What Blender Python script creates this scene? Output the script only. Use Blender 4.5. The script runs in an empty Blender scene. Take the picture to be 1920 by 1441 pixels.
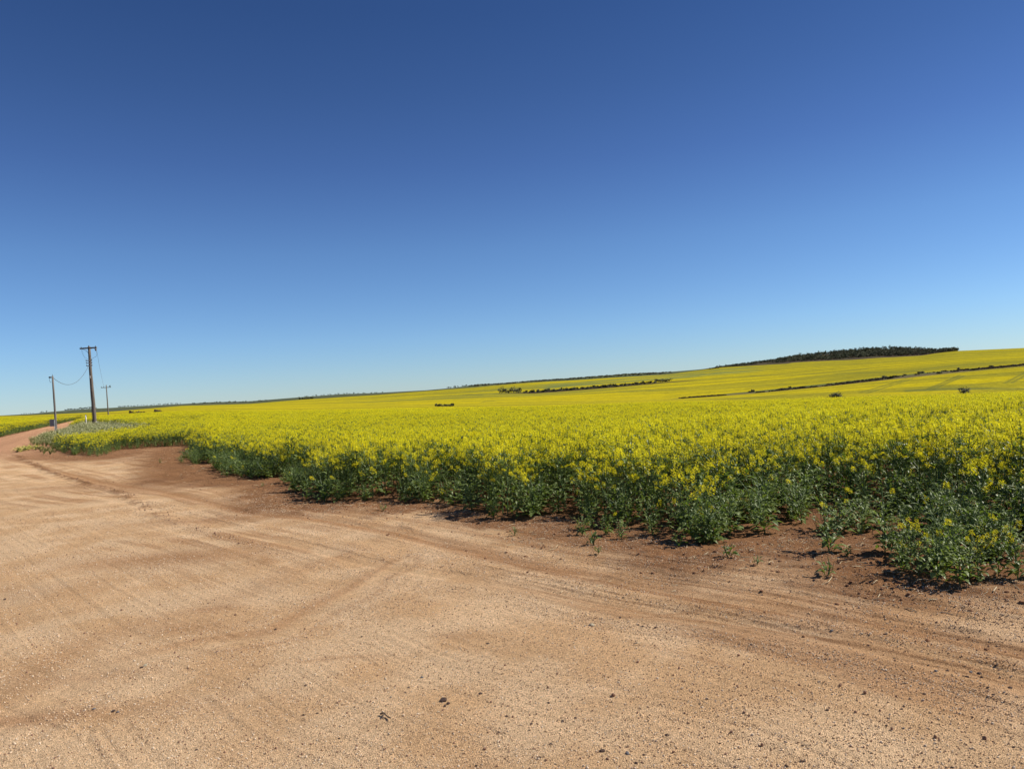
import bpy, math, random
import numpy as np
from mathutils import Matrix, Vector, Euler
random.seed(7)
RNG = np.random.default_rng(11)
R = math.radians
scene = bpy.context.scene
COL = scene.collection

# ------------------------------------------------------------------ camera
F_PX, CAM_H, ROLL, PITCH = 1445.0, 1.62, R(3.2), R(0.3)
cam_d = bpy.data.cameras.new('camera')
cam_d.sensor_width = 36.0
cam_d.lens = 36.0 * F_PX / 1920.0
cam_d.clip_start = 0.05
cam_d.clip_end = 60000
cam = bpy.data.objects.new('camera', cam_d)
COL.objects.link(cam)
CM = Matrix.Translation((0, 0, CAM_H)) @ Matrix.Rotation(R(90) + PITCH, 4, 'X') @ Matrix.Rotation(-ROLL, 4, 'Z')
cam.matrix_world = CM
scene.camera = cam

# ------------------------------------------------------------------ world and sun
SUN_EL, SUN_AZ = R(44), R(84)          # azimuth measured clockwise from the view direction (+Y)
world = bpy.data.worlds.new('World')
scene.world = world
world.use_nodes = True
wn, wl = world.node_tree.nodes, world.node_tree.links
wn.clear()
wo = wn.new('ShaderNodeOutputWorld'); bg = wn.new('ShaderNodeBackground'); sky = wn.new('ShaderNodeTexSky')
sky.sky_type = 'NISHITA'; sky.sun_disc = False
sky.sun_elevation = SUN_EL; sky.sun_rotation = SUN_AZ
sky.altitude = 1500; sky.air_density = 1.0; sky.dust_density = 0.15; sky.ozone_density = 3.0
# clear dry air: the sky's own colour deepened with height above the horizon
wtc = wn.new('ShaderNodeTexCoord'); wsx = wn.new('ShaderNodeSeparateXYZ'); wrp = wn.new('ShaderNodeValToRGB')
wl.new(wtc.outputs['Generated'], wsx.inputs[0]); wl.new(wsx.outputs['Z'], wrp.inputs[0])
stops = [(0.0, (.70, .87, 1.10)), (.07, (.68, .89, 1.16)), (.18, (.61, .81, 1.07)), (.28, (.47, .63, .93)), (.36, (.395, .555, .83)), (.44, (.335, .50, .77)), (.8, (.30, .45, .72))]
el_ = wrp.color_ramp.elements
while len(el_) < len(stops): el_.new(0.5)
for e_, (p_, c_) in zip(el_, stops): e_.position = p_; e_.color = (c_[0] / 2, c_[1] / 2, c_[2] / 2, 1)
wsc = wn.new('ShaderNodeVectorMath'); wsc.operation = 'SCALE'; wsc.inputs['Scale'].default_value = 2.0; wl.new(wrp.outputs[0], wsc.inputs[0])
wmu = wn.new('ShaderNodeVectorMath'); wmu.operation = 'MULTIPLY'; wl.new(sky.outputs[0], wmu.inputs[0]); wl.new(wsc.outputs[0], wmu.inputs[1])
wl.new(wmu.outputs[0], bg.inputs[0]); wl.new(bg.outputs[0], wo.inputs[0])
bg.inputs[1].default_value = 0.079
sun_d = bpy.data.lights.new('sun', 'SUN')
sun_d.energy = 5.0; sun_d.angle = R(0.5); sun_d.color = (1.0, 0.94, 0.83)
sun = bpy.data.objects.new('sun', sun_d)
COL.objects.link(sun)
sdir = Vector((math.sin(SUN_AZ) * math.cos(SUN_EL), math.cos(SUN_AZ) * math.cos(SUN_EL), math.sin(SUN_EL)))
sun.rotation_euler = sdir.to_track_quat('Z', 'Y').to_euler()
sun.location = (60, 10, 60)
vs = scene.view_settings
vs.view_transform = 'Standard'; vs.look = 'None'; vs.exposure = 0.34; vs.gamma = 1.0; vs.use_curve_mapping = False

# ------------------------------------------------------------------ helpers
def ray(x, y):
    d = CM.to_3x3() @ Vector(((x - 960) / F_PX, (720.5 - y) / F_PX, -1.0))
    return d
def uv(x, y):
    d = ray(x, y)
    return d.x / d.y, d.z / d.y
def tag(o, label=None, cat=None, group=None, kind=None):
    if label: o['label'] = label
    if cat: o['category'] = cat
    if group: o['group'] = group
    if kind: o['kind'] = kind
    return o
def empty(name, loc, rot=(0, 0, 0), scl=1.0):
    o = bpy.data.objects.new(name, None); COL.objects.link(o)
    o.empty_display_size = 0.2; o.location = loc; o.rotation_euler = rot; o.scale = (scl,) * 3
    return o
def smooth01(t):
    t = np.clip(t, 0, 1); return t * t * (3 - 2 * t)
def _hash(ix, iy, seed):
    h = (ix.astype(np.int64) * 374761393 + iy.astype(np.int64) * 668265263 + seed * 1442695041) & 0xffffffff
    h = ((h ^ (h >> 13)) * 1274126177) & 0xffffffff
    return ((h ^ (h >> 16)) & 0xffff) / 65535.0
def vnoise(x, y, seed=0):
    x0 = np.floor(x); y0 = np.floor(y)
    fx = x - x0; fy = y - y0
    fx = fx * fx * (3 - 2 * fx); fy = fy * fy * (3 - 2 * fy)
    a = _hash(x0, y0, seed); b = _hash(x0 + 1, y0, seed); c = _hash(x0, y0 + 1, seed); d = _hash(x0 + 1, y0 + 1, seed)
    return (a + (b - a) * fx) * (1 - fy) + (c + (d - c) * fx) * fy
def fbm(x, y, octv=4, seed=0):
    s = 0; a = 0.5; n = 0
    for i in range(octv):
        s = s + a * vnoise(x, y, seed + i * 17); n += a; a *= 0.5; x = x * 2.03 + 11.3; y = y * 2.03 + 5.7
    return s / n

class MB:
    """collects faces with material slots"""
    def __init__(s): s.v = []; s.f = []; s.m = []
    def add(s, vs_, fs, m=0):
        b = len(s.v); s.v.extend([tuple(p) for p in vs_])
        for f in fs: s.f.append([b + i for i in f]); s.m.append(m)
    def tube(s, pts, rads, n=6, m=0, cap=True):
        rings = []
        for i, p in enumerate(pts):
            p = Vector(p)
            a = Vector(pts[max(i - 1, 0)]); b = Vector(pts[min(i + 1, len(pts) - 1)])
            t = (b - a).normalized() if (b - a).length > 1e-9 else Vector((0, 0, 1))
            ref = Vector((0, 1, 0)) if abs(t.y) < 0.9 else Vector((1, 0, 0))
            e1 = t.cross(ref).normalized(); e2 = t.cross(e1)
            rings.append([p + (e1 * math.cos(2 * math.pi * k / n) + e2 * math.sin(2 * math.pi * k / n)) * rads[i] for k in range(n)])
        V = [q for r_ in rings for q in r_]; Fc = []
        for i in range(len(pts) - 1):
            for k in range(n):
                Fc.append([i * n + k, i * n + (k + 1) % n, (i + 1) * n + (k + 1) % n, (i + 1) * n + k])
        if cap and n > 2:
            Fc.append(list(range(n))[::-1]); Fc.append([(len(pts) - 1) * n + k for k in range(n)])
        s.add(V, Fc, m)
    def box(s, c, size, rot=None, m=0, bev=0.0):
        sx, sy, sz = [q / 2 for q in size]
        P = []
        if bev <= 0:
            P = [Vector((a * sx, b * sy, g * sz)) for a in (-1, 1) for b in (-1, 1) for g in (-1, 1)]
            Fc = [[0, 1, 3, 2], [4, 6, 7, 5], [0, 4, 5, 1], [2, 3, 7, 6], [0, 2, 6, 4], [1, 5, 7, 3]]
        else:   # chamfered long edges (along z)
            o = [(-sx + bev, -sy), (sx - bev, -sy), (sx, -sy + bev), (sx, sy - bev), (sx - bev, sy), (-sx + bev, sy), (-sx, sy - bev), (-sx, -sy + bev)]
            P = [Vector((a, b, -sz)) for a, b in o] + [Vector((a, b, sz)) for a, b in o]
            Fc = [[i, (i + 1) % 8, 8 + (i + 1) % 8, 8 + i] for i in range(8)] + [list(range(8))[::-1], list(range(8, 16))]
        M = rot.to_matrix() if rot is not None else Matrix.Identity(3)
        s.add([M @ p + Vector(c) for p in P], Fc, m)
    def mesh(s, name, mats, smooth=False):
        me = bpy.data.meshes.new(name)
        me.from_pydata([tuple(p) for p in s.v], [], s.f)
        for m in mats: me.materials.append(m)
        me.polygons.foreach_set('material_index', s.m)
        if smooth: me.polygons.foreach_set('use_smooth', [True] * len(s.f))
        me.update(); return me
    def build(s, name, mats, parent=None, smooth=False):
        if not isinstance(mats, (list, tuple)): mats = [mats]
        o = bpy.data.objects.new(name, s.mesh(name, mats, smooth)); COL.objects.link(o)
        if parent is not None: o.parent = parent
        return o

def new_mat(name):
    m = bpy.data.materials.new(name); m.use_nodes = True
    nt = m.node_tree; nt.nodes.clear()
    out = nt.nodes.new('ShaderNodeOutputMaterial')
    return m, nt.nodes, nt.links, out
def simple_mat(name, col, rough=0.85, var=0.25, scale=6.0, spec=0.3, bump=0.0, bscale=40.0, metal=0.0, stretch=None, attr_var=0.0):
    m, N, L, out = new_mat(name)
    p = N.new('ShaderNodeBsdfPrincipled'); L.new(p.outputs[0], out.inputs[0])
    p.inputs['Roughness'].default_value = rough; p.inputs['Metallic'].default_value = metal
    p.inputs['Specular IOR Level'].default_value = spec
    tc = N.new('ShaderNodeTexCoord'); mp = N.new('ShaderNodeMapping'); L.new(tc.outputs['Object'], mp.inputs[0])
    if stretch: mp.inputs['Scale'].default_value = stretch
    nz = N.new('ShaderNodeTexNoise'); nz.inputs['Scale'].default_value = scale; nz.inputs['Detail'].default_value = 5
    L.new(mp.outputs[0], nz.inputs['Vector'])
    mix = N.new('ShaderNodeMix'); mix.data_type = 'RGBA'
    mix.inputs[6].default_value = (*[c * (1 - var) for c in col], 1); mix.inputs[7].default_value = (*[min(1, c * (1 + var)) for c in col], 1)
    mr = N.new('ShaderNodeMapRange'); mr.inputs[1].default_value = 0.3; mr.inputs[2].default_value = 0.7
    L.new(nz.outputs[0], mr.inputs[0]); L.new(mr.outputs[0], mix.inputs[0])
    L.new(mix.outputs[2], p.inputs['Base Color'])
    if bump:
        n2 = N.new('ShaderNodeTexNoise'); n2.inputs['Scale'].default_value = bscale; n2.inputs['Detail'].default_value = 4
        L.new(mp.outputs[0], n2.inputs['Vector'])
        b = N.new('ShaderNodeBump'); b.inputs['Strength'].default_value = bump; b.inputs['Distance'].default_value = 0.02
        L.new(n2.outputs[0], b.inputs['Height']); L.new(b.outputs[0], p.inputs['Normal'])
    return m
def leaf_mat(name, c1, c2, trans=0.3, rough=0.5, spec=0.35, nscale=3.0, tcol=None):
    """thin leaf or petal: diffuse/gloss with some light passing through; colour varies from place to place and plant to plant"""
    m, N, L, out = new_mat(name)
    p = N.new('ShaderNodeBsdfPrincipled'); p.inputs['Roughness'].default_value = rough; p.inputs['Specular IOR Level'].default_value = spec
    t = N.new('ShaderNodeBsdfTranslucent'); mx = N.new('ShaderNodeMixShader'); mx.inputs[0].default_value = trans
    geo = N.new('ShaderNodeNewGeometry'); nz = N.new('ShaderNodeTexNoise'); nz.inputs['Scale'].default_value = nscale; nz.inputs['Detail'].default_value = 3
    L.new(geo.outputs['Position'], nz.inputs['Vector'])
    oi = N.new('ShaderNodeObjectInfo')
    ad = N.new('ShaderNodeMath'); ad.operation = 'MULTIPLY_ADD'; ad.inputs[1].default_value = 0.35
    L.new(oi.outputs['Random'], ad.inputs[0]); L.new(nz.outputs[0], ad.inputs[2])
    ri = N.new('ShaderNodeMath'); ri.operation = 'MULTIPLY_ADD'; ri.inputs[1].default_value = 0.4
    L.new(geo.outputs['Random Per Island'], ri.inputs[0]); L.new(ad.outputs[0], ri.inputs[2])
    mr = N.new('ShaderNodeMapRange'); mr.inputs[1].default_value = 0.45; mr.inputs[2].default_value = 1.25
    L.new(ri.outputs[0], mr.inputs[0])
    mix = N.new('ShaderNodeMix'); mix.data_type = 'RGBA'; mix.inputs[6].default_value = (*c1, 1); mix.inputs[7].default_value = (*c2, 1)
    L.new(mr.outputs[0], mix.inputs[0]); L.new(mix.outputs[2], p.inputs['Base Color'])
    if tcol:
        mm = N.new('ShaderNodeMix'); mm.data_type = 'RGBA'; mm.blend_type = 'MULTIPLY'; mm.inputs[0].default_value = 1; mm.inputs[7].default_value = (*tcol, 1)
        L.new(mix.outputs[2], mm.inputs[6]); L.new(mm.outputs[2], t.inputs[0])
    else: L.new(mix.outputs[2], t.inputs[0])
    L.new(p.outputs[0], mx.inputs[1]); L.new(t.outputs[0], mx.inputs[2]); L.new(mx.outputs[0], out.inputs[0])
    return m

M_LEAF = leaf_mat('canola_leaf', (0.075, 0.115, 0.026), (0.225, 0.280, 0.090), 0.28, 0.48, 0.4, 2.0, (1.3, 1.5, 0.5))
M_STEM = leaf_mat('canola_stem', (0.055, 0.095, 0.030), (0.095, 0.150, 0.045), 0.1, 0.5, 0.3, 2.0)
M_FLOWER = leaf_mat('canola_petal', (0.86, 0.72, 0.012), (0.97, 0.90, 0.030), 0.45, 0.6, 0.15, 1.0)
M_PALE = leaf_mat('pale_petal', (0.55, 0.54, 0.26), (0.78, 0.75, 0.42), 0.3, 0.6, 0.2, 1.0)
M_WEED = leaf_mat('weed_leaf', (0.110, 0.140, 0.034), (0.200, 0.235, 0.062), 0.2, 0.6, 0.2, 1.0)
M_TREE = leaf_mat('eucalypt_foliage', (0.040, 0.048, 0.022), (0.115, 0.118, 0.055), 0.1, 0.7, 0.2, 0.05)
M_SCRUB = leaf_mat('scrub_foliage', (0.050, 0.042, 0.026), (0.125, 0.098, 0.062), 0.08, 0.8, 0.1, 0.02)
M_BUSH = leaf_mat('bush_foliage', (0.016, 0.024, 0.009), (0.045, 0.056, 0.020), 0.15, 0.6, 0.25, 1.0)
M_TRUNK = simple_mat('trunk_bark', (0.11, 0.085, 0.065))
M_POLE = simple_mat('weathered_pole_wood', (0.15, 0.125, 0.105), 0.9, 0.35, 7.0, 0.2, 0.6, 30, stretch=(3, 3, 0.25))
M_POLE2 = simple_mat('pale_pole_wood', (0.17, 0.155, 0.14), 0.9, 0.3, 7.0, 0.2, 0.5, 30, stretch=(3, 3, 0.25))
M_STEEL = simple_mat('galvanised_steel', (0.42, 0.43, 0.44), 0.45, 0.15, 8, 0.5, metal=0.5)
M_DARKM = simple_mat('dark_metal', (0.05, 0.05, 0.055), 0.5, 0.2, 8)
M_GREYBOX = simple_mat('grey_enamel', (0.24, 0.26, 0.27), 0.5, 0.12, 4)
M_CERAM = simple_mat('brown_ceramic', (0.06, 0.035, 0.025), 0.25, 0.15, 10, 0.5)
M_WHITE = simple_mat('white_paint', (0.72, 0.70, 0.64), 0.6, 0.1, 9)
M_WIRE = simple_mat('wire_metal', (0.12, 0.13, 0.15), 0.5, 0.1, 5)
M_ROCKD = simple_mat('dark_ironstone', (0.125, 0.080, 0.062), 0.85, 0.45, 22, 0.25, 0.7, 60)
M_ROCKP = simple_mat('pale_stone', (0.48, 0.41, 0.29), 0.9, 0.25, 18, 0.25, 0.6, 60)
M_ROCKG = simple_mat('grey_stone', (0.20, 0.19, 0.19), 0.85, 0.35, 18, 0.25, 0.6, 60)
M_STRAW = simple_mat('dry_straw', (0.50, 0.40, 0.25), 0.9, 0.2, 12)
M_TWIG = simple_mat('dead_twig', (0.10, 0.07, 0.05), 0.9, 0.2, 12)
M_PEB_T = simple_mat('tan_gravel', (0.50, 0.34, 0.20), 0.9, 0.35, 25, 0.2)
M_PEB_L = simple_mat('light_gravel', (0.66, 0.52, 0.37), 0.9, 0.2, 25, 0.2)
M_PEB_D = simple_mat('brown_gravel', (0.25, 0.145, 0.095), 0.9, 0.4, 25, 0.2)

# ------------------------------------------------------------------ terrain heights
def K(x, xs, ys): return np.interp(x, xs, ys)
PX = np.array([-400, -100, 0, 60, 100, 160, 200, 260, 340, 400, 467, 567, 640, 700, 800, 850, 900, 940, 1000, 1100, 1180, 1250, 1320, 1351, 1430, 1500, 1570, 1600, 1650, 1730, 1780, 1800, 1920, 2100, 2400], float)
CRY = K(PX, [0, 100, 200, 340, 600, 835, 960, 1254, 1400, 1600, 1800, 1920, 2400], [781, 781, 776, 768, 767, 762, 761, 751, 749, 742, 736, 731, 705])
CRD = K(PX, [0, 200, 340, 600, 835, 960, 1254, 1400, 1600, 1800, 1920], [140, 135, 110, 90, 75, 65, 55, 50, 44, 40, 38])
Y_S1 = K(PX, [0, 340, 700, 950, 1250, 1400, 1560, 1700, 1800, 1920, 2400], [780.5, 765.5, 761, 755, 749.5, 738, 721, 704, 694, 683, 650])
Y_S2 = K(PX, [0, 200, 340, 500, 600, 700, 850, 930, 1000, 1100, 1250, 1300, 1400, 1560, 1700, 1800, 1920, 2400], [780, 773.5, 763, 757.5, 753, 750, 742, 738, 736, 728.5, 715.5, 712, 705, 692, 680, 673, 667, 640])
Y_5 = K(PX, [0, 100, 160, 200, 340, 467, 567, 700, 800, 900, 1000, 1100, 1250, 1330, 1351, 1460, 1539, 1601, 1664, 1730, 1762, 1789, 1920, 2400], [779.5, 779, 777, 772, 761, 757, 749, 741, 733, 725, 717, 711, 702, 692, 689, 682, 678, 675, 669.5, 667, 663, 658, 652.5, 625])
Y_6 = K(PX, [-400, 0, 60, 100, 160, 200, 340, 400, 467, 567, 640, 700, 800, 850, 900, 940, 1000, 1100, 1180, 1260, 1320, 1351, 1430, 1500, 1570, 1600, 1650, 1730, 1780, 1795, 1920, 2400],
        [800, 778.5, 775, 770.5, 765.5, 764, 756.5, 753, 751.5, 743.5, 738, 736, 731, 726.5, 719.5, 718, 713, 706, 699.6, 696.5, 691.5, 686.5, 679, 669, 661, 657, 653.5, 653, 658, 657.5, 652, 625])
DS1, DS2, D5, D6 = 500.0, 900.0, 1500.0, 2200.0
colU = []; colK = []
for i, x in enumerate(PX):
    def zt(D, y): return CAM_H + uv(x, y)[1] * D
    d0 = CRD[i]
    zc = zt(d0, CRY[i]) - 0.85
    kn = [(0.0, 0.0), (14.0, 0.0), (d0, zc), (d0 * 1.35, zt(d0 * 1.35, CRY[i] + 3) - 0.85), (d0 * 1.62, zt(d0 * 1.62, CRY[i] + 8)), (max(240.0, d0 * 1.75), zt(max(240.0, d0 * 1.75), CRY[i] + 6)),
          (320.0, zt(320, CRY[i] + 0.6)), (DS1, zt(DS1, Y_S1[i])), (DS2, zt(DS2, Y_S2[i])), (D5, zt(D5, Y_5[i])), (D6, zt(D6, Y_6[i])),
          (3600.0, zt(3600, Y_6[i] + 22)), (12000.0, zt(3600, Y_6[i] + 22) - 60)]
    colU.append(uv(x, CRY[i])[0]); colK.append(kn)
# tabulate on a regular (u, log D) grid
GU = np.linspace(-1.15, 1.15, 331); GL = np.linspace(math.log(4.0), math.log(12000.0), 420)
tab = np.zeros((len(colU), len(GL)))
for i, kn in enumerate(colK):
    tab[i] = np.interp(np.exp(GL), [k[0] for k in kn], [k[1] for k in kn])
colU = np.array(colU)
TAB = np.zeros((len(GU), len(GL)))
for j in range(len(GL)): TAB[:, j] = np.interp(GU, colU, tab[:, j])
def gsm(A, ax, sig):
    rad = int(sig * 3) + 1; k = np.exp(-0.5 * (np.arange(-rad, rad + 1) / sig) ** 2); k /= k.sum()
    A2 = np.pad(A, [(rad, rad) if a == ax else (0, 0) for a in range(2)], mode='edge')
    return np.apply_along_axis(lambda q: np.convolve(q, k, 'valid'), ax, A2)
nearT = gsm(gsm(TAB, 0, 3.0), 1, 3.5)
farT = gsm(TAB, 1, 1.6)
wfar = smooth01((np.exp(GL) - 230) / 90)[None, :]
TAB = nearT * (1 - wfar) + farT * wfar

def terrain_raw(x, y):
    """height of the land at world x, y (arrays)"""
    x = np.asarray(x, float); y = np.asarray(y, float)
    r = np.hypot(x, y); phi = np.arctan2(x, y)
    u = np.tan(np.clip(phi, -0.82, 0.82)); D = np.maximum(r * np.cos(np.clip(phi, -0.82, 0.82)), 4.0)
    fi = np.clip((u - GU[0]) / (GU[1] - GU[0]), 0, len(GU) - 1.001); fj = np.clip((np.log(D) - GL[0]) / (GL[1] - GL[0]), 0, len(GL) - 1.001)
    i = fi.astype(int); j = fj.astype(int); a = fi - i; b = fj - j
    return (TAB[i, j] * (1 - a) + TAB[i + 1, j] * a) * (1 - b) + (TAB[i, j + 1] * (1 - a) + TAB[i + 1, j + 1] * a) * b
def ground_pt(x, y, extra=0.0):
    """point of the land seen at photo position x, y"""
    d = ray(x, y); d = d / d.y
    Ds = np.exp(np.linspace(math.log(2.0), math.log(11000), 6000))
    hz = CAM_H + d.z * Ds - terrain_raw(d.x * Ds, Ds) - extra
    k = np.where(hz <= 0)[0]
    D = Ds[k[0]] if len(k) else 2200.0
    return Vector((d.x * D, D, float(terrain_raw(d.x * D, D))))
def at_depth(x, D):
    u = uv(x, 740)[0]
    return Vector((u * D, D, float(terrain_raw(u * D, D))))

# ------------------------------------------------------------------ curves and outlines on the near ground
def polyw(pts): return np.array([ground_pt(*p)[:2] for p in pts])
def seg_dist(x, y, P, want_s=False):
    best = np.full(x.shape, 1e9); side = np.zeros(x.shape); ss = np.zeros(x.shape); acc = 0.0
    for a, b in zip(P[:-1], P[1:]):
        d = b - a; L2 = max(d @ d, 1e-9)
        t = np.clip(((x - a[0]) * d[0] + (y - a[1]) * d[1]) / L2, 0, 1)
        px = x - a[0] - t * d[0]; py = y - a[1] - t * d[1]; q = np.hypot(px, py)
        m = q < best
        best = np.where(m, q, best); side = np.where(m, np.sign(d[0] * (y - a[1]) - d[1] * (x - a[0])), side)
        ss = np.where(m, acc + t * math.sqrt(L2), ss); acc += math.sqrt(L2)
    return (best, side, ss) if want_s else best
def inside(x, y, P):
    c = np.zeros(x.shape, bool); j = len(P) - 1
    for i in range(len(P)):
        xi, yi = P[i]; xj, yj = P[j]
        if yi != yj:
            c ^= ((yi > y) != (yj > y)) & (x < (xj - xi) * (y - yi) / (yj - yi) + xi)
        j = i
    return c
EDGE = polyw([(158, 792), (140, 797), (128, 806), (100, 818), (84, 828), (104, 843), (128, 853), (185, 857), (230, 843), (300, 838), (352, 836), (352, 850), (338, 868), (400, 873), (410, 893), (455, 901), (530, 902), (536, 912), (572, 938), (640, 941), (700, 943), (722, 936), (765, 948), (830, 942), (868, 952), (935, 977), (990, 974),
              (1040, 962), (1075, 992), (1130, 1000), (1200, 988), (1240, 1012), (1330, 1028), (1420, 1010), (1470, 990), (1525, 996), (1552, 1034), (1600, 1010), (1640, 1010), (1662, 1072), (1740, 1088), (1800, 1100), (1850, 1080), (1925, 1085), (2150, 1120)])
CANOLA = np.vstack([EDGE, [[40, 5.2], [400, 300], [330, 420], [-120, 420], [-75, 200]]])
LEDGE = polyw([(-260, 872), (-120, 846), (0, 820), (60, 806), (110, 795), (138, 788.5)])
CANOLA_L = np.vstack([LEDGE, [[-100, 240], [-260, 300], [-300, 40]]])
WEED = polyw([(57, 836), (58, 824), (84, 818), (118, 808), (140, 801), (175, 797), (235, 801), (300, 808), (310, 813), (270, 822), (235, 829), (190, 835), (150, 840), (118, 841), (104, 838)])

TR1 = polyw([(-100, 830), (60, 870), (200, 905), (330, 925), (480, 962), (600, 972), (740, 996), (1000, 1060), (1200, 1096), (1330, 1122), (1480, 1143), (1700, 1180), (1920, 1225), (2200, 1290)])
TR2 = polyw([(-100, 870), (100, 905), (300, 960), (500, 1010), (700, 1062), (1000, 1105), (1100, 1132), (1290, 1163), (1430, 1182), (1600, 1208), (1800, 1252), (1920, 1290), (2200, 1370)])
TR3 = polyw([(-60, 1400), (60, 1330), (200, 1250), (380, 1205), (520, 1185), (580, 1150), (680, 1100), (745, 1055)])
TR4 = polyw([(-60, 1345), (60, 1262), (160, 1205), (280, 1165), (380, 1142), (480, 1106), (560, 1062), (640, 1045)])
RIDGE = polyw([(28, 852), (60, 868), (90, 883), (167, 907), (233, 927), (300, 966), (360, 987), (433, 1012), (520, 1035)])
SMOOTHT = polyw([(700, 975), (1000, 1040), (1250, 1082), (1450, 1112), (1640, 1150), (1920, 1200), (2200, 1260)])
ROADC = polyw([(150, 789), (90, 800), (20, 822), (-80, 850)])

def ground_layers(x, y):
    """colour and small relief of the near land; x, y flat arrays -> rgb (n,3), dz (n), masks"""
    r = np.hypot(x, y)
    wob = (fbm(x * 1.6, y * 1.6, 3, 5) - 0.5)
    de, sd, _ = seg_dist(x, y, EDGE, True)
    inc = inside(x, y, CANOLA); incl = inside(x, y, CANOLA_L)
    d_out = np.where(inc, 0.0, de)
    # flow coordinate: across the wheel tracks
    d1, s1, a1 = seg_dist(x, y, TR1, True); d2, s2, a2 = seg_dist(x, y, TR2, True)
    d3, s3, a3 = seg_dist(x, y, TR3, True); d4 = seg_dist(x, y, TR4)
    w = d1 * s1; w2 = d2 * s2; w3 = d3 * s3
    streak = fbm(w * 7.0 + (fbm(a1 * 0.25, w * 0.3, 2, 3) - .5) * 5, a1 * 0.14, 4, 21)
    streak_f = fbm(w2 * 26.0 + (fbm(a2 * 0.2, w2 * 0.3, 2, 9) - .5) * 6, a2 * 0.2, 3, 31)
    streak3 = fbm(w3 * 9.0 + (fbm(a3 * 0.4, w3 * .4, 2, 13) - .5) * 3, a3 * 0.3, 4, 41)
    m3 = np.exp(-(d3 / 0.9) ** 2) + 0.7 * np.exp(-(d4 / .8) ** 2); m3 = np.clip(m3, 0, 1)
    big = fbm(x * 0.45, y * 0.45, 4, 51); med = fbm(x * 2.2, y * 2.2, 4, 61)
    sand = np.array([0.585, 0.372, 0.202]); sand2 = np.array([0.670, 0.462, 0.278]); red = np.array([0.305, 0.155, 0.076]); soil = np.array([0.185, 0.094, 0.050]); orange = np.array([0.420, 0.228, 0.110])
    t = smooth01((med - 0.3) / 0.4)[:, None]
    c = sand * (1 - t) + sand2 * t
    # dusty reddish streaks
    f = smooth01((streak * (1 - m3) + streak3 * m3 - 0.47) / 0.16) * smooth01((big - 0.42) / 0.16) * 0.60 * (1 - .85 * smooth01((d1 - 1.6) / 1.6))
    f = np.maximum(f, 0.55 * np.maximum(np.exp(-((w3 - .10 + .1 * wob) / (0.04 + .09 * med)) ** 2), .7 * np.exp(-((w3 + .22 + .3 * wob) / .05) ** 2)) * smooth01((a3 - 0.5) / 1.5) * (0.55 + 0.45 * smooth01((streak3 - .4) / .2)))
    f = np.maximum(f, 0.30 * np.exp(-(d4 / 0.22) ** 2))
    f = np.maximum(f, (0.85 * np.exp(-(d1 / 0.22) ** 2) + 0.6 * np.exp(-(np.abs(w - 0.55) / 0.10) ** 2)) * (0.45 + 0.55 * smooth01((streak - .35) / .25)))
    f = np.maximum(f, (0.85 * np.exp(-(d2 / 0.13) ** 2)) * smooth01((x + 1.0) / 2.0) * (0.4 + 0.6 * smooth01((streak_f - .35) / .3)))
    # soft red dust patches seen left of the tracks
    for px_, py_, rx, ry, k in ((330, 1045, 1.1, .45, .75), (190, 910, 2.2, .8, .6), (440, 972, 1.3, .35, .7), (392, 1142, .22, .14, .6), (330, 1180, .5, .18, .5), (30, 1345, .9, .12, .6),
                                (140, 1270, .6, .15, .35), (880, 1440, .15, .1, .5), (860, 1187, .22, .08, .4), (1250, 1150, .5, .05, .7), (640, 1233, .3, .05, .4), (60, 1110, .8, .4, .25), (600, 905, 1.2, .5, .4)):
        p = ground_pt(px_, py_); qx = (x - p.x + 0.3 * wob) / rx; qy = (y - p.y + 0.25 * wob) / ry
        f = np.maximum(f, k * np.exp(-(qx * qx + qy * qy)) * (0.6 + 0.8 * med))
    f = np.clip(f, 0, 1)[:, None]
    c = c * (1 - f) + (orange * 0.55 + red * 0.45) * f
    dm_, sm_, am_ = seg_dist(x, y, SMOOTHT, True); wm = dm_ * sm_
    fl = fbm(wm * 17.0 + 40, am_ * .22, 2, 131); fl2 = fbm(wm * 30.0, am_ * .5, 2, 141)
    zone_ = smooth01((x + 1.2) / 2.0) * np.exp(-((wm + .25) / 0.9) ** 4) * smooth01((16 - r) / 6)
    f = np.clip(np.maximum(f, zone_ * .8 * smooth01((fl - .56) / .06) * (.4 + .6 * smooth01((fl2 - .4) / .2))), 0, 1) if f.ndim == 1 else f
    fl3 = (zone_ * smooth01((fl2 - .60) / .05) * .5)[:, None]
    c = c * (1 - fl3) + red * .75 * fl3
    # lighter crest lines of pushed gravel between the wheel marks
    g = smooth01((streak_f - 0.50) / 0.14) * np.exp(-(np.maximum(np.minimum(d1, d2) - .15, 0) / 0.5) ** 2) * 0.35
    c = c * (1 + 0.30 * g[:, None])
    # bare red-brown soil beside the crop
    width = 0.85 + 0.9 * smooth01((x + 1) / -8.0) + 0.3 * np.sin(x * 1.3)
    s = 1 - smooth01((d_out + 0.9 * wob + (streak - .5) * 0.9 - width * 0.45) / (width * 0.9))
    s = s * (~incl)
    so = smooth01((med - 0.3) / 0.4)[:, None]
    soilc = red * 0.85 * (1 - so) + (soil * .55 + red * .45) * so
    s = np.clip(s, 0, 1)[:, None]
    c = c * (1 - s * 0.97) + soilc * s * 0.97
    # under the crop: dark soil with dry litter
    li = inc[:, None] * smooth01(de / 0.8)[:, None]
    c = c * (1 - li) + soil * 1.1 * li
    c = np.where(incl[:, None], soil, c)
    # the road further off turns pinker
    rd = np.exp(-(seg_dist(x, y, ROADC) / 8.0) ** 2) * smooth01((r - 22) / 20)
    rd = rd * (~inc) * (~incl)
    rt = fbm(seg_dist(x, y, ROADC) * 1.2, y * 0.02, 3, 71)[:, None]
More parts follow.
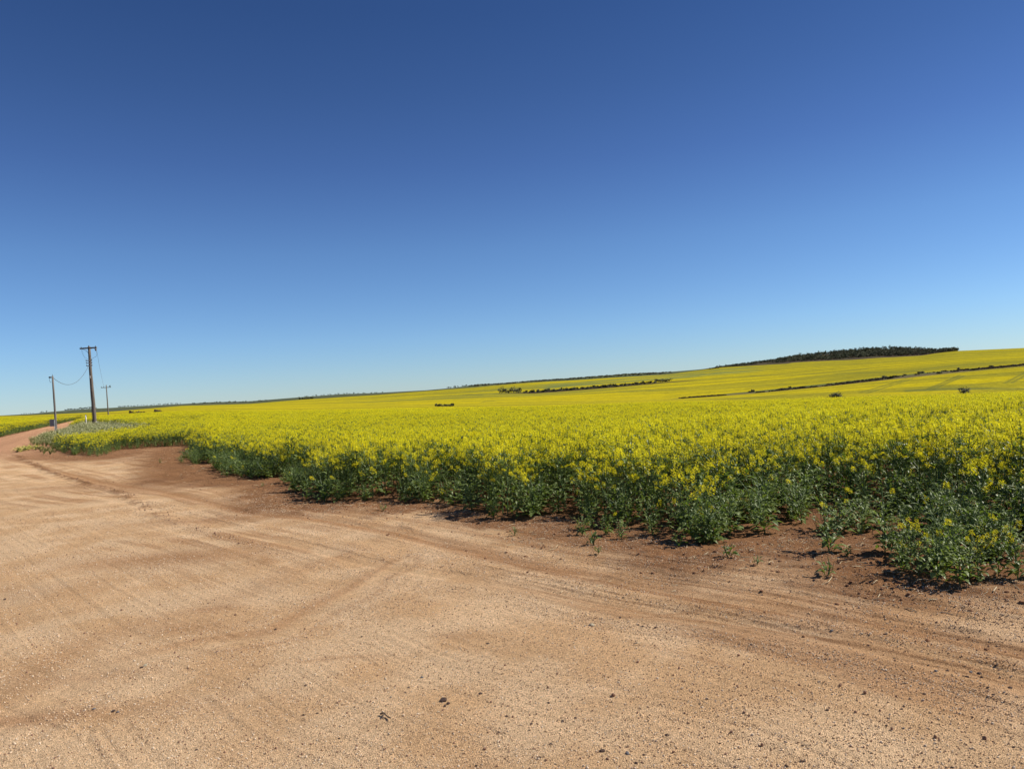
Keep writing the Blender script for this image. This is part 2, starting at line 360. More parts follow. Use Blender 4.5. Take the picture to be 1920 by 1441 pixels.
    c = c * (1 - rd[:, None]) + (np.array([0.45, 0.25, 0.145]) * (0.82 + 0.36 * rt)) * rd[:, None]
    # relief
    dz = 0.008 * (streak - .5) * 2 * (1 - .7 * smooth01((d1 - 1.6) / 1.6)) + 0.007 * (streak_f - .5) * 2 + 0.012 * (big - .5)
    dz += 0.010 * zone_ * (fl - .5) * 2 + 0.006 * zone_ * (fl2 - .5) * 2
    dz += -0.020 * np.exp(-(d1 / 0.16) ** 2) + 0.012 * np.exp(-(np.abs(w + 0.30) / 0.08) ** 2) * streak_f * 1.5
    dz += -0.008 * np.exp(-(d2 / 0.12) ** 2) + 0.010 * np.exp(-(np.abs(w2 - 0.24) / 0.07) ** 2) * streak_f * 1.5
    dz += 0.008 * (streak3 - .5) * 2 * m3 - 0.010 * np.exp(-(d3 / 0.12) ** 2)
    ds_, ss_, as_ = seg_dist(x, y, SMOOTHT, True)
    bite = smooth01((fbm(as_ * 2.2, ds_ * ss_ * 9, 3, 91) - .45) / .15)
    dz += 0.016 * np.exp(-((ds_ * ss_) / 0.035) ** 2) * bite + 0.010 * np.exp(-((ds_ * ss_ + .22) / 0.03) ** 2) * (1 - bite)
    tread = np.sin(ds_ * ss_ * 2 * math.pi / 0.055)
    dz += 0.006 * tread * np.exp(-((ds_ * ss_ - 0.45) / 0.33) ** 2) * smooth01((x) / 2)
    dr = seg_dist(x, y, RIDGE)
    lump = fbm(x * 5, y * 5, 3, 81)
    dz += 0.045 * np.exp(-(dr / 0.10) ** 2) * lump * smooth01((r - 8) / 12)
    k = (np.exp(-(dr / 0.14) ** 2) * smooth01((r - 6) / 14) * smooth01((lump - .35) / .2) * .9)[:, None].clip(0, .9)
    c = c * (1 - k) + red * 0.8 * k
    soilm = np.clip(s[:, 0] + inc, 0, 1)
    dz += soilm * (0.07 * (fbm(x * 4.2, y * 4.2, 4, 101) - .5) + 0.03 * (fbm(x * 0.9, y * 0.9, 2, 111) - .5))
    dz *= np.exp(-(r / 45.0) ** 2)
    return c, dz, soilm

# ------------------------------------------------------------------ the land as one sheet
def phi_cols():
    a = np.linspace(R(-39), R(39), 940)
    left = np.linspace(R(-180), R(-39), 60, endpoint=False); right = np.linspace(R(39), R(180), 61)[1:]
    return np.concatenate([left, a, right])
PHI = phi_cols()
RR = np.concatenate([[0.0, 0.6, 1.2, 1.8], np.exp(np.arange(math.log(2.4), math.log(15), 0.0031)), np.exp(np.arange(math.log(15), math.log(24), 0.0055)), np.exp(np.arange(math.log(24), math.log(300), 0.012)), np.exp(np.arange(math.log(300), math.log(3700), 0.0075)), [4200, 5200, 7000, 10000]])
PG, RG = np.meshgrid(PHI, RR)
X = (RG * np.sin(PG)).ravel(); Y = (RG * np.cos(PG)).ravel()
Z = terrain_raw(X, Y); Rr = RG.ravel()
colr = np.zeros((X.size, 3)); soilA = np.zeros(X.size)
near = Rr < 330
cn, dzn, sn = ground_layers(X[near], Y[near])
colr[near] = cn; Z[near] += dzn; soilA[near] = sn
# far land: photo column and depth drive what grows there
Phi = PG.ravel(); cph = np.cos(np.clip(Phi, -0.82, 0.82)); Dd = Rr * cph
uu = np.tan(np.clip(Phi, -0.82, 0.82))
colx = np.array([uv(x, 745)[0] for x in PX]); xph = np.interp(uu, colx, PX)
yel = np.array([0.45, 0.365, 0.014]); olive = np.array([0.25, 0.225, 0.025]); green = np.array([0.115, 0.135, 0.042]); dkgreen = np.array([0.072, 0.085, 0.045]); greyg = np.array([0.105, 0.118, 0.078]); brownd = np.array([0.085, 0.066, 0.046]); dirt = np.array([0.125, 0.105, 0.062])
lo = fbm(X * 0.012, Y * 0.012, 4, 201); lo2 = fbm(X * 0.004 + 7, Y * 0.0025, 4, 211); hi = fbm(X * 0.11, Y * 0.05, 3, 221); rowy = fbm(X * 0.003 + Y * 0.002, Y * 0.045, 4, 231)
t = smooth01((lo2 - 0.35) / 0.35) * 0.50 + smooth01((rowy - 0.45) / 0.15) * 0.72
t = np.clip(t + (hi - .5) * 0.6 + smooth01((Dd - 250) / 900) * 0.10, 0, 1)[:, None]
far = yel * (1 - t) + olive * t
def band(a, b, soft): return smooth01((Dd - a) / soft) * (1 - smooth01((Dd - b) / soft))
# green swathe above the tree belt
m = (band(1000, 1330, 60) * smooth01((xph - 990) / 60) * (1 - smooth01((xph - 1390) / 60)) * smooth01((rowy + lo - .9) / .25) * .85)[:, None]
far = far * (1 - m) + green * 1.5 * m
# dark wrinkles in the left-middle field
m = (band(420, 1250, 80) * smooth01((rowy - 0.56) / .07) * smooth01((lo2 - .42) / .12) * .75 * (1 - smooth01((xph - 1150) / 150)))[:, None]
far = far * (1 - m) + green * 1.2 * m
# first creek line (right)
wS = K(xph, [1240, 1330, 1500, 1700, 1800, 1920], [0, 14, 28, 27, 20, 16]); cS = DS1 + (lo - .5) * 24
e = np.abs(Dd - cS) - wS
m = ((1 - smooth01((e + 10) / 20)) * smooth01((xph - 1235) / 40))[:, None]
inner = (smooth01((Dd - cS) / 14))[:, None]
bt = smooth01((fbm(X * .05, Y * .03, 3, 301) - .42) / .2)[:, None]
far = far * (1 - m) + ((dirt * (1 - bt) + brownd * bt) * (1 - inner) + green * 1.05 * inner) * m
# second creek line (middle)
wS = K(xph, [925, 960, 1000, 1040, 1200, 1290, 1310], [0, 14, 40, 46, 26, 10, 0]); e = np.abs(Dd - DS2 + 20 + (lo - .5) * 30) - wS
m = ((1 - smooth01((e + 8) / 16)) * (xph > 925) * (xph < 1310))[:, None]
far = far * (1 - m) + (brownd * 0.75) * m
# thin dark folds, wheelings and a dark olive-green swathe between the paddocks
for pl, wd, st, kx in (([(860, 741), (885, 740), (913, 741.5)], 22, .8, 1), ([(896, 755.5), (912, 752), (935, 751)], 14, .9, 1), ([(680, 757.5), (715, 758), (752, 756)], 16, .6, 1), ([(772, 760), (800, 759), (850, 757.5)], 10, .7, 1),
                       ([(1015, 729), (1060, 722), (1099, 717), (1169, 709.5), (1240, 705), (1330, 700)], 70, .75, 0), ([(860, 753), (925, 751.5), (1000, 748)], 8, .35, 1), ([(640, 751), (700, 748.5), (760, 748)], 30, .4, 1),
                       ([(1040, 708), (1090, 703), (1150, 700)], 45, .4, 1), ([(1400, 705), (1560, 699), (1640, 690)], 20, .4, 1), ([(1520, 684), (1640, 680), (1760, 671), (1900, 664)], 40, .35, 1), ([(1560, 700), (1700, 697), (1800, 684), (1900, 678)], 14, .5, 1),
                       ([(1330, 745), (1450, 740), (1560, 731), (1700, 722)], 6, .35, 1), ([(1690, 733), (1780, 729.5), (1930, 729)], 7, .8, 1), ([(560, 756), (640, 754), (720, 752)], 12, .35, 1), ([(1210, 733), (1330, 729), (1480, 718)], 12, .4, 1)):
    gp_ = [ground_pt(*p) for p in pl]; xs_ = [p[0] for p in pl]; Dc = np.interp(xph, xs_, [p.y for p in gp_]) + (lo - .5) * wd * 1.2
    ex = smooth01((xph - xs_[0]) / 12) * (1 - smooth01((xph - xs_[-1] + 12) / 12)) * (.55 + .45 * smooth01((rowy - .4) / .1))
    m = (np.exp(-((Dd - Dc) / wd) ** 2) * ex * st)[:, None] * (Dd > 230)[:, None]
    far = far * (1 - m) + green * (1.0 if kx else 1.35) * m
# beyond the yellow: dark hills
b5 = D5 + (fbm(X * .01, Y * .004, 3, 311) - .5) * 160
m = smooth01((Dd - b5) / 30) * (1 - smooth01((xph - 1788) / 10))
hm = smooth01((xph - 1300) / 50)[:, None]; mid = smooth01((xph - 820) / 60)[:, None]
leftc = np.where((smooth01((rowy - .45) / .1) > .5)[:, None], dkgreen, greyg)
tone = leftc * (1 - mid) + (dkgreen * 1.25 * (0.8 + .5 * lo[:, None])) * mid
tone = tone * (1 - hm) + (brownd * (1 - .45 * bt) + dkgreen * .45 * bt) * hm
far = far * (1 - m[:, None]) + tone * m[:, None]
# tractor wheelings
for pl in ([(1612, 736), (1660, 722), (1702, 709)], [(1624, 737), (1672, 722), (1712, 709)], [(1740, 729), (1768, 717), (1800, 703)], [(1750, 729), (1780, 716), (1808, 704)], [(1884, 718), (1905, 707), (1925, 697)], [(1896, 718), (1920, 705), (1935, 698)], [(1250, 752), (1480, 738), (1700, 733), (1830, 721), (1940, 706)]):
    P = np.array([ground_pt(*p)[:2] for p in pl]); sel = (Dd > 250) & (Dd < 520)
    d = seg_dist(X[sel], Y[sel], P); k = (np.exp(-(d / .9) ** 2) * .7)[:, None]
    far[sel] = far[sel] * (1 - k) + green * .9 * k
wt = smooth01((Dd - K(xph, [0, 1920], [150, 60])) / 30)[:, None]
wt = np.where((Dd > 150)[:, None], np.maximum(wt, 0), wt * 0)
fieldfar = (inside(X, Y, CANOLA) | (Dd > 230) | inside(X, Y, CANOLA_L))[:, None]
wt = np.where(fieldfar, smooth01((Dd - K(xph, [0, 340, 960, 1920], [130, 110, 70, 42])) / 20)[:, None], 0)
colr = colr * (1 - wt) + far * wt
nr, nc = len(RR), len(PHI)
idx = np.arange(nr * nc).reshape(nr, nc)
quads = np.stack([idx[:-1, :-1], idx[:-1, 1:], idx[1:, 1:], idx[1:, :-1]], -1).reshape(-1, 4)[:, ::-1]
me = bpy.data.meshes.new('ground')
me.vertices.add(X.size); me.vertices.foreach_set('co', np.stack([X, Y, Z], 1).ravel())
me.loops.add(quads.size); me.polygons.add(len(quads))
me.polygons.foreach_set('loop_start', np.arange(0, quads.size, 4)); me.loops.foreach_set('vertex_index', quads.ravel().astype(np.int32))
me.polygons.foreach_set('use_smooth', np.ones(len(quads), bool))
me.update(calc_edges=True); me.validate()
ca = me.color_attributes.new('soil_colour', 'FLOAT_COLOR', 'POINT')
ca.data.foreach_set('color', np.concatenate([colr, np.ones((X.size, 1))], 1).ravel())
sa = me.attributes.new('soil', 'FLOAT', 'POINT'); sa.data.foreach_set('value', soilA)
na = me.attributes.new('crop', 'FLOAT', 'POINT'); na.data.foreach_set('value', np.clip(wt[:, 0], 0, 1))
ground = bpy.data.objects.new('ground', me); COL.objects.link(ground); tag(ground, kind='structure')

def ground_mat():
    m, N, L, out = new_mat('land')
    p = N.new('ShaderNodeBsdfPrincipled'); L.new(p.outputs[0], out.inputs[0]); p.inputs['Roughness'].default_value = 1.0; p.inputs['Specular IOR Level'].default_value = 0.0
    a = N.new('ShaderNodeAttribute'); a.attribute_name = 'soil_colour'
    s = N.new('ShaderNodeAttribute'); s.attribute_name = 'soil'
    cr = N.new('ShaderNodeAttribute'); cr.attribute_name = 'crop'
    geo = N.new('ShaderNodeNewGeometry')
    def noise(sc, det=3, rough=.6):
        n = N.new('ShaderNodeTexNoise'); n.inputs['Scale'].default_value = sc; n.inputs['Detail'].default_value = det; n.inputs['Roughness'].default_value = rough
        L.new(geo.outputs['Position'], n.inputs['Vector']); return n.outputs[0]
    def mapr(i, a_, b_, c_, d_):
        n = N.new('ShaderNodeMapRange'); n.inputs[1].default_value = a_; n.inputs[2].default_value = b_; n.inputs[3].default_value = c_; n.inputs[4].default_value = d_
        L.new(i, n.inputs[0]); return n.outputs[0]
    def mul(i, j):
        n = N.new('ShaderNodeMath'); n.operation = 'MULTIPLY'; L.new(i, n.inputs[0]); L.new(j, n.inputs[1]); return n.outputs[0]
    g1 = mapr(noise(150, 2, .8), .32, .68, .45, 1.50)       # grain of the sand
    g2 = mapr(noise(34, 3), .3, .7, .84, 1.16)
    g3 = mapr(noise(1.2, 5), .3, .7, .93, 1.07)
    nearf = mul(mul(g1, g2), g3)
    c1 = mapr(noise(0.30, 6, .8), .3, .7, .62, 1.30)
    vm = N.new('ShaderNodeMix'); vm.data_type = 'FLOAT'; L.new(cr.outputs['Fac'], vm.inputs[0]); L.new(nearf, vm.inputs[2]); L.new(c1, vm.inputs[3])
    mx = N.new('ShaderNodeVectorMath'); mx.operation = 'SCALE'; L.new(a.outputs['Color'], mx.inputs[0]); L.new(vm.outputs[0], mx.inputs['Scale'])
    L.new(mx.outputs[0], p.inputs['Base Color'])
    b1 = N.new('ShaderNodeBump'); b1.inputs['Distance'].default_value = 0.009
    bs = mapr(cr.outputs['Fac'], 0, 1, .9, 0.0); L.new(bs, b1.inputs['Strength'])
    h = N.new('ShaderNodeMath'); h.operation = 'ADD'; L.new(noise(130, 3, .8), h.inputs[0])
    vo = N.new('ShaderNodeTexVoronoi'); vo.inputs['Scale'].default_value = 210; L.new(geo.outputs['Position'], vo.inputs['Vector']); L.new(vo.outputs['Distance'], h.inputs[1])
    L.new(h.outputs[0], b1.inputs['Height'])
    b2 = N.new('ShaderNodeBump'); b2.inputs['Distance'].default_value = 0.5; L.new(mapr(cr.outputs['Fac'], 0, 1, 0, .6), b2.inputs['Strength'])
    L.new(noise(0.9, 4, .7), b2.inputs['Height']); L.new(b1.outputs[0], b2.inputs['Normal']); L.new(b2.outputs[0], p.inputs['Normal'])
    return m
me.materials.append(ground_mat())

# ------------------------------------------------------------------ plant shapes
def rnd(a, b): return random.uniform(a, b)
def leaf(mb, base, direc, length, width, droop, m, lobes=True, up=Vector((0, 0, 1))):
    """a lobed canola leaf: stalk then a folded wavy blade"""
    d = Vector(direc).normalized(); side = d.cross(up).normalized() if abs(d.dot(up)) < .98 else Vector((1, 0, 0))
    nrm = side.cross(d).normalized()
    n = 4; P = []; prof = [0.10, 0.55, 1.0, 0.85, 0.0] if lobes else [0.35, 0.9, 1.0, 0.6, 0.0]
    tw = rnd(-.5, .5)
    for i in range(n + 1):
        t = i / n; c = Vector(base) + d * (length * t) - Vector((0, 0, 1)) * (droop * length * t * t) + nrm * (0.12 * length * math.sin(t * 3.0))
        w = width * .5 * prof[i] * rnd(.8, 1.2)
        s_ = (side + nrm * (0.45 + tw * t)).normalized(); s2 = (-side + nrm * (0.45 - tw * t)).normalized()
        P.append((c, c + s_ * w, c + s2 * w))
    V = []; Fc = []
    for i, (c, a, b) in enumerate(P): V += [c, a, b]
    for i in range(n):
        o = i * 3
        Fc.append([o, o + 3, o + 4, o + 1]); Fc.append([o, o + 2, o + 5, o + 3])
    mb.add(V, Fc, m)
def floret(mb, c, r_, m):
    n = Vector((rnd(-1, 1), rnd(-1, 1), rnd(.1, 1.4))).normalized()
    a = n.orthogonal().normalized(); b = n.cross(a)
    th = rnd(0, 1.5); a, b = a * math.cos(th) + b * math.sin(th), b * math.cos(th) - a * math.sin(th)
    # four petals as two crossed, lifted strips
    V = [c - n * r_ * .25, c + a * r_ + b * r_ * .35, c + a * r_ - b * r_ * .35, c - a * r_ + b * r_ * .35, c - a * r_ - b * r_ * .35,
         c + b * r_ + a * r_ * .35, c + b * r_ - a * r_ * .35, c - b * r_ + a * r_ * .35, c - b * r_ - a * r_ * .35]
    mb.add(V, [[0, 1, 2], [0, 4, 3], [0, 6, 5], [0, 7, 8]], m)
def canola(height, n_br, flower, n_leaf, spread, lsize, seed):
    """returns stem, foliage, blossom builders"""
    random.seed(seed)
    st, fo, bl = MB(), MB(), MB()
    top = Vector((rnd(-.05, .05), rnd(-.05, .05), height * .92))
    st.tube([Vector((0, 0, -.03)), top * .5 + Vector((rnd(-.02, .02), rnd(-.02, .02), 0)), top], [.007, .005, .002], 4)
    tips = [(top, Vector((0, 0, 1)))]
    for i in range(n_br):
        a = i * 2.4 + rnd(-.4, .4); h0 = height * rnd(.22, .66); sp = spread * rnd(.45, 1.1)
        tip = Vector((math.cos(a) * sp, math.sin(a) * sp, min(height * rnd(.58, 1.03), h0 + height * .6)))
        b0 = top * (h0 / top.z); mid = b0 * .5 + tip * .5 + Vector((math.cos(a), math.sin(a), 0)) * sp * .16 - Vector((0, 0, .03))
        st.tube([b0, mid, tip], [.004, .003, .0015], 3, cap=False)
        tips.append((tip, (tip - mid).normalized()))
        for k in range(3):
            q = b0.lerp(tip, rnd(.15, .7)); aa = a + rnd(-1.5, 1.5)
            leaf(fo, q, (math.cos(aa), math.sin(aa), rnd(.2, 1.1)), lsize * rnd(.45, .8), lsize * rnd(.14, .28), rnd(.1, .5), 0, False)
    for i in range(n_leaf):
        t = (i + rnd(0, .8)) / n_leaf; a = i * 2.4 + rnd(-.5, .5); h0 = height * (.03 + .52 * t)
        L_ = lsize * (1.15 - .6 * t) * rnd(.75, 1.25)
        leaf(fo, Vector((0, 0, h0)) + Vector((math.cos(a), math.sin(a), 0)) * spread * rnd(0, .55) * (.4 + t), (math.cos(a), math.sin(a), rnd(.2, 1.2)), L_, L_ * rnd(.38, .60), rnd(.15, .6), 0)
    for tip, d in tips:
        if random.random() > flower: 
            for k in range(3): bl.add([tip + Vector((rnd(-.008, .008), rnd(-.008, .008), rnd(0, .015))) for _ in range(3)], [[0, 1, 2]], 1)
            continue
        nf = int(rnd(14, 23)); hl = rnd(.05, .10)
        for k in range(nf):
            t = k / nf; a = k * 2.4; rr = .030 * (1 - .55 * t) * rnd(.7, 1.2)
            c = tip - d * hl * (.85 - t) + Vector((math.cos(a) * rr, math.sin(a) * rr, 0))
            floret(bl, c, rnd(.0085, .0125), 0)
        # seed pods under the flowers
        for k in range(4):
            t = rnd(.1, .45); a = rnd(0, 6.28); q = tip - d * (hl * 1.0 + t * .14)
            e = q + Vector((math.cos(a) * .035, math.sin(a) * .035, .025))
            st.add([q, q + Vector((0, 0, .004)), e], [[0, 1, 2]])
    return st, fo, bl
KINDS = {}
def kinds(name, n, **k):
    KINDS[name] = [canola(seed=hash((name, i)) % 9999 if False else (len(name) * 131 + i * 17 + 5), **k) for i in range(n)]
#            name        how many
kinds('tall', 6, height=.88, n_br=11, flower=.96, n_leaf=13, spread=.20, lsize=.125)
kinds('middle', 5, height=.66, n_br=10, flower=.68, n_leaf=24, spread=.18, lsize=.12)
kinds('leafy', 6, height=.46, n_br=9, flower=.07, n_leaf=36, spread=.20, lsize=.11)
kinds('dense', 3, height=.88, n_br=17, flower=1.0, n_leaf=4, spread=.24, lsize=.15)
kinds('seedling', 3, height=.16, n_br=2, flower=.0, n_leaf=8, spread=.07, lsize=.09)
# part meshes, shared by the single plants
PART = {}
for k, lst in KINDS.items():
    PART[k] = [(a.mesh('stem', [M_STEM]), b.mesh('foliage', [M_LEAF]), c.mesh('blossom', [M_FLOWER, M_STEM])) for a, b, c in lst]
# whole plants for the mass, in collections that the instancer reads
def joined(name, parts):
    mb = MB()
    mats = []
    for (b, ms) in parts:
        off = len(mats); base = len(mb.v); mats += ms; mb.v += b.v
        mb.f += [[i + base for i in f] for f in b.f]; mb.m += [q + off for q in b.m]
    o = bpy.data.objects.new(name, mb.mesh(name, mats)); return o
def source(cname, objs):
    c = bpy.data.collections.new(cname)
    for o in objs: c.objects.link(o)
    return c
SRC = source('mass_source', [])
order = []
for k in ('tall', 'middle', 'leafy', 'dense'):
    for i, (a, b, c) in enumerate(KINDS[k]):
        nm = '%02d_%s' % (len(order), k); order.append(k)
        SRC.objects.link(joined(nm, [(a, [M_STEM]), (b, [M_LEAF]), (c, [M_FLOWER, M_STEM])]))
START = {k: order.index(k) for k in ('tall', 'middle', 'leafy', 'dense')}; NUM = {k: len(KINDS[k]) for k in KINDS}

def instancer(name, coll, P, idx_, rot, scl):
    me = bpy.data.meshes.new(name)
    me.vertices.add(len(P)); me.vertices.foreach_set('co', np.asarray(P, np.float32).ravel())
    a = me.attributes.new('pick', 'INT', 'POINT'); a.data.foreach_set('value', np.asarray(idx_, np.int32))
    a = me.attributes.new('turn', 'FLOAT_VECTOR', 'POINT'); a.data.foreach_set('vector', np.asarray(rot, np.float32).ravel())
    a = me.attributes.new('size', 'FLOAT_VECTOR', 'POINT'); a.data.foreach_set('vector', np.asarray(scl, np.float32).ravel())
    o = bpy.data.objects.new(name, me); COL.objects.link(o)
    g = bpy.data.node_groups.new(name + '_nodes', 'GeometryNodeTree')
    g.interface.new_socket('Geometry', in_out='INPUT', socket_type='NodeSocketGeometry'); g.interface.new_socket('Geometry', in_out='OUTPUT', socket_type='NodeSocketGeometry')
    N, L = g.nodes, g.links
    gi = N.new('NodeGroupInput'); go = N.new('NodeGroupOutput'); ip = N.new('GeometryNodeInstanceOnPoints')
    ci = N.new('GeometryNodeCollectionInfo'); ci.inputs['Collection'].default_value = coll; ci.inputs['Separate Children'].default_value = True; ci.inputs['Reset Children'].default_value = True
    def at(nm, t):
        n = N.new('GeometryNodeInputNamedAttribute'); n.data_type = t; n.inputs['Name'].default_value = nm; return n.outputs[0]
    e2r = N.new('FunctionNodeEulerToRotation'); L.new(at('turn', 'FLOAT_VECTOR'), e2r.inputs[0])
    L.new(gi.outputs[0], ip.inputs['Points']); L.new(ci.outputs[0], ip.inputs['Instance']); ip.inputs['Pick Instance'].default_value = True
    L.new(at('pick', 'INT'), ip.inputs['Instance Index']); L.new(e2r.outputs[0], ip.inputs['Rotation']); L.new(at('size', 'FLOAT_VECTOR'), ip.inputs['Scale'])
    L.new(ip.outputs[0], go.inputs[0])
    mo = o.modifiers.new('instances', 'NODES'); mo.node_group = g
    return o

def jitter_grid(x0, x1, y0, y1, step, rng):
    gx, gy = np.meshgrid(np.arange(x0, x1, step), np.arange(y0, y1, step))
    return (gx + rng.uniform(-.48, .48, gx.shape) * step).ravel(), (gy + rng.uniform(-.48, .48, gx.shape) * step).ravel()

# ------------------------------------------------------------------ the canola crop
def crop_points():
    out = []
    for (r0, r1, st) in ((0, 22, .235), (22, 48, .27), (48, 95, .33), (95, 230, .42)):
        x, y = jitter_grid(-r1 * .85, r1 * .85, 4, r1, st, RNG)
        rr = np.hypot(x, y); phi = np.arctan2(x, y)
        k = (rr >= r0) & (rr < r1) & (np.abs(phi) < R(38.5))
        x, y = x[k], y[k]
        xp = np.interp(x / y, colx, PX)
        far_lim = np.interp(xp, [-100, 0, 200, 340, 600, 835, 960, 1254, 1400, 1600, 1800, 1920, 2200], np.array([175, 170, 160, 130, 108, 92, 80, 68, 62, 56, 50, 48, 46]) * 1.0)
        k = y < far_lim
        out.append(np.stack([x[k], y[k]], 1))
    return np.concatenate(out)
CP = crop_points()
cx, cy = CP[:, 0], CP[:, 1]
inR = inside(cx, cy, CANOLA); inL = inside(cx, cy, CANOLA_L); inW = inside(cx, cy, WEED)
keep = (inR | inL) & (~inW | (seg_dist(cx, cy, np.vstack([WEED, WEED[:1]])) < .6 * fbm(cx * .7, cy * .7, 2, 77)))
cx, cy, inR, inL = cx[keep], cy[keep], inR[keep], inL[keep]
dE = np.where(inR, seg_dist(cx, cy, EDGE), seg_dist(cx, cy, LEDGE))
lown = fbm(cx * .55, cy * .55, 3, 401); lowm = fbm(cx * .16, cy * .16, 3, 411)
# growth: how tall and how much in flower, from the open edge inwards
right = smooth01((cx - 1.2) / 2.6) * smooth01((16 - cy) / 6)            # the right-hand corner is thin and short
reach = 0.75 + right * 2.6 + .8 * smooth01((-cx - 2.5) / 4) * smooth01((30 - cy) / 8)
g = smooth01((dE + (lown - .5) * .9) / reach)
gap = smooth01((fbm(cx * .8, cy * .8, 2, 421) - .57) / .07)            # open pockets
thin = (1 - g) * (0.10 + .42 * right) + .12 + .45 * gap * smooth01((60 - cy) / 30) * (.35 + .65 * right)
keep = RNG.random(cx.size) > thin
keep &= ~((dE < 0.28) & (RNG.random(cx.size) < .35))
cx, cy, dE, g, lown, lowm, right, inL = [q[keep] for q in (cx, cy, dE, g, lown, lowm, right, inL)]
rv = RNG.random(cx.size)
kind = np.where(g > .74, 0, np.where(g > .42, 1, 2)); kind = np.where((right > .35) & (g < .60) & (g > .3) & (rv < .6), 2, kind)
kind = np.where((kind == 0) & (rv < .10), 1, kind)
kind = np.where((kind == 1) & (rv < .18), 2, kind)
kind = np.where((cy > 26) & (kind == 2) & (rv < .6), 1, kind)
hgt = RNG.normal(1.0, .12, cx.size) * (.92 + .16 * lown) * np.where(kind == 0, .90 + .10 * g, .88 + .25 * g)
hgt = hgt * (1 - .14 * smooth01((.5 - lowm) / .15)) * np.where((cx / cy < -.40) & (cy < 62), .80, 1.0)
fq = smooth01((cy - 10) / 12); hgt = np.where(kind == 0, np.minimum(hgt * (1 - .08 * fq), 1.12 - .16 * fq), hgt)
wid = hgt * RNG.uniform(.95, 1.25, cx.size) * np.where(cy > 48, 1.25, 1.0)
cz = terrain_raw(cx, cy)
_, gdz, _ = ground_layers(cx, cy); cz = cz + gdz
dist = np.hypot(cx, cy)
inview = np.abs(cx / cy) < .69
cand = np.where(inview)[0]
sel300 = cand[np.argsort(dist[cand])[:296]]
mask = np.ones(cx.size, bool); mask[sel300] = False
names3 = ['tall', 'middle', 'leafy']
pick = np.zeros(cx.size, int)
for q, k in enumerate(names3):
    m_ = kind == q; pick[m_] = START[k] + RNG.integers(0, NUM[k], m_.sum())
m_ = (kind == 0) & mask & (RNG.random(cx.size) < .15 + .85 * smooth01((cy - 14) / 26)); pick[m_] = START['dense'] + RNG.integers(0, 3, m_.sum())
yaw = RNG.uniform(0, 6.283, cx.size); tx = RNG.normal(0, .07, cx.size); ty = RNG.normal(0, .07, cx.size)
P = np.stack([cx, cy, cz], 1); rot = np.stack([tx, ty, yaw], 1); scl = np.stack([wid, wid, hgt], 1)
fld = instancer('canola_crop', SRC, P[mask], pick[mask], rot[mask], scl[mask])
tag(fld, kind='stuff')
print('crop plants', mask.sum())

def plant_object(kname, i, loc, rot_, scl_, label, group, cat='plant', name='canola_plant'):
    o = empty(name, loc, rot_); o.scale = scl_
    tag(o, label, cat, group)
    for nm, me_ in zip(('stem', 'foliage', 'blossom'), PART[kname][i]):
        if nm == 'blossom' and kname == 'seedling': continue
        c = bpy.data.objects.new(nm, me_); COL.objects.link(c); c.parent = o
    return o
ORD = ['', 'second', 'third', 'fourth', 'fifth', 'sixth', 'seventh', 'eighth', 'ninth', 'tenth', 'eleventh', 'twelfth', 'thirteenth', 'fourteenth', 'fifteenth', 'sixteenth', 'seventeenth', 'eighteenth', 'nineteenth', 'twentieth',
       'twenty-first', 'twenty-second', 'twenty-third', 'twenty-fourth', 'twenty-fifth', 'twenty-sixth', 'twenty-seventh', 'twenty-eighth', 'twenty-ninth', 'thirtieth']
def ordl(i, n):
    """place in a row counted from the left"""
    if n == 1: return 'only one'
    return 'leftmost' if i == 0 else 'rightmost' if i == n - 1 else ORD[i] + ' from left' if i < len(ORD) else 'one'
ZW = ['far left crop front', 'crop front left of centre', 'centre crop front', 'crop front just right of centre', 'crop front right of centre', 'right part of crop front', 'near right crop corner', 'far right crop corner']
KW = ['tall yellow canola', 'half-grown sparsely flowering canola', 'short leafy canola']
RW = ['outermost row', 'second row', 'deeper rows']
groups_ = {}
for i in sel300:
    zi = int(np.searchsorted([-.12, .0, .12, .24, .36, .48, .58], cx[i] / cy[i])); ri = 0 if dE[i] < .45 else 1 if dE[i] < 1.1 else 2
    groups_.setdefault((zi, int(kind[i]), ri), []).append(i)
for (zi, kd, ri), L_ in groups_.items():
    L_.sort(key=lambda i: cx[i] / cy[i])
    for n_, i in enumerate(L_):
        pre = 'single' if len(L_) == 1 else ordl(n_, len(L_))
        plant_object(names3[kd], pick[i] - START[names3[kd]], P[i], rot[i], scl[i], '%s %s plant, %s, %s' % (pre, KW[kd], RW[ri], ZW[zi]), 'canola plants at the open front of the crop')

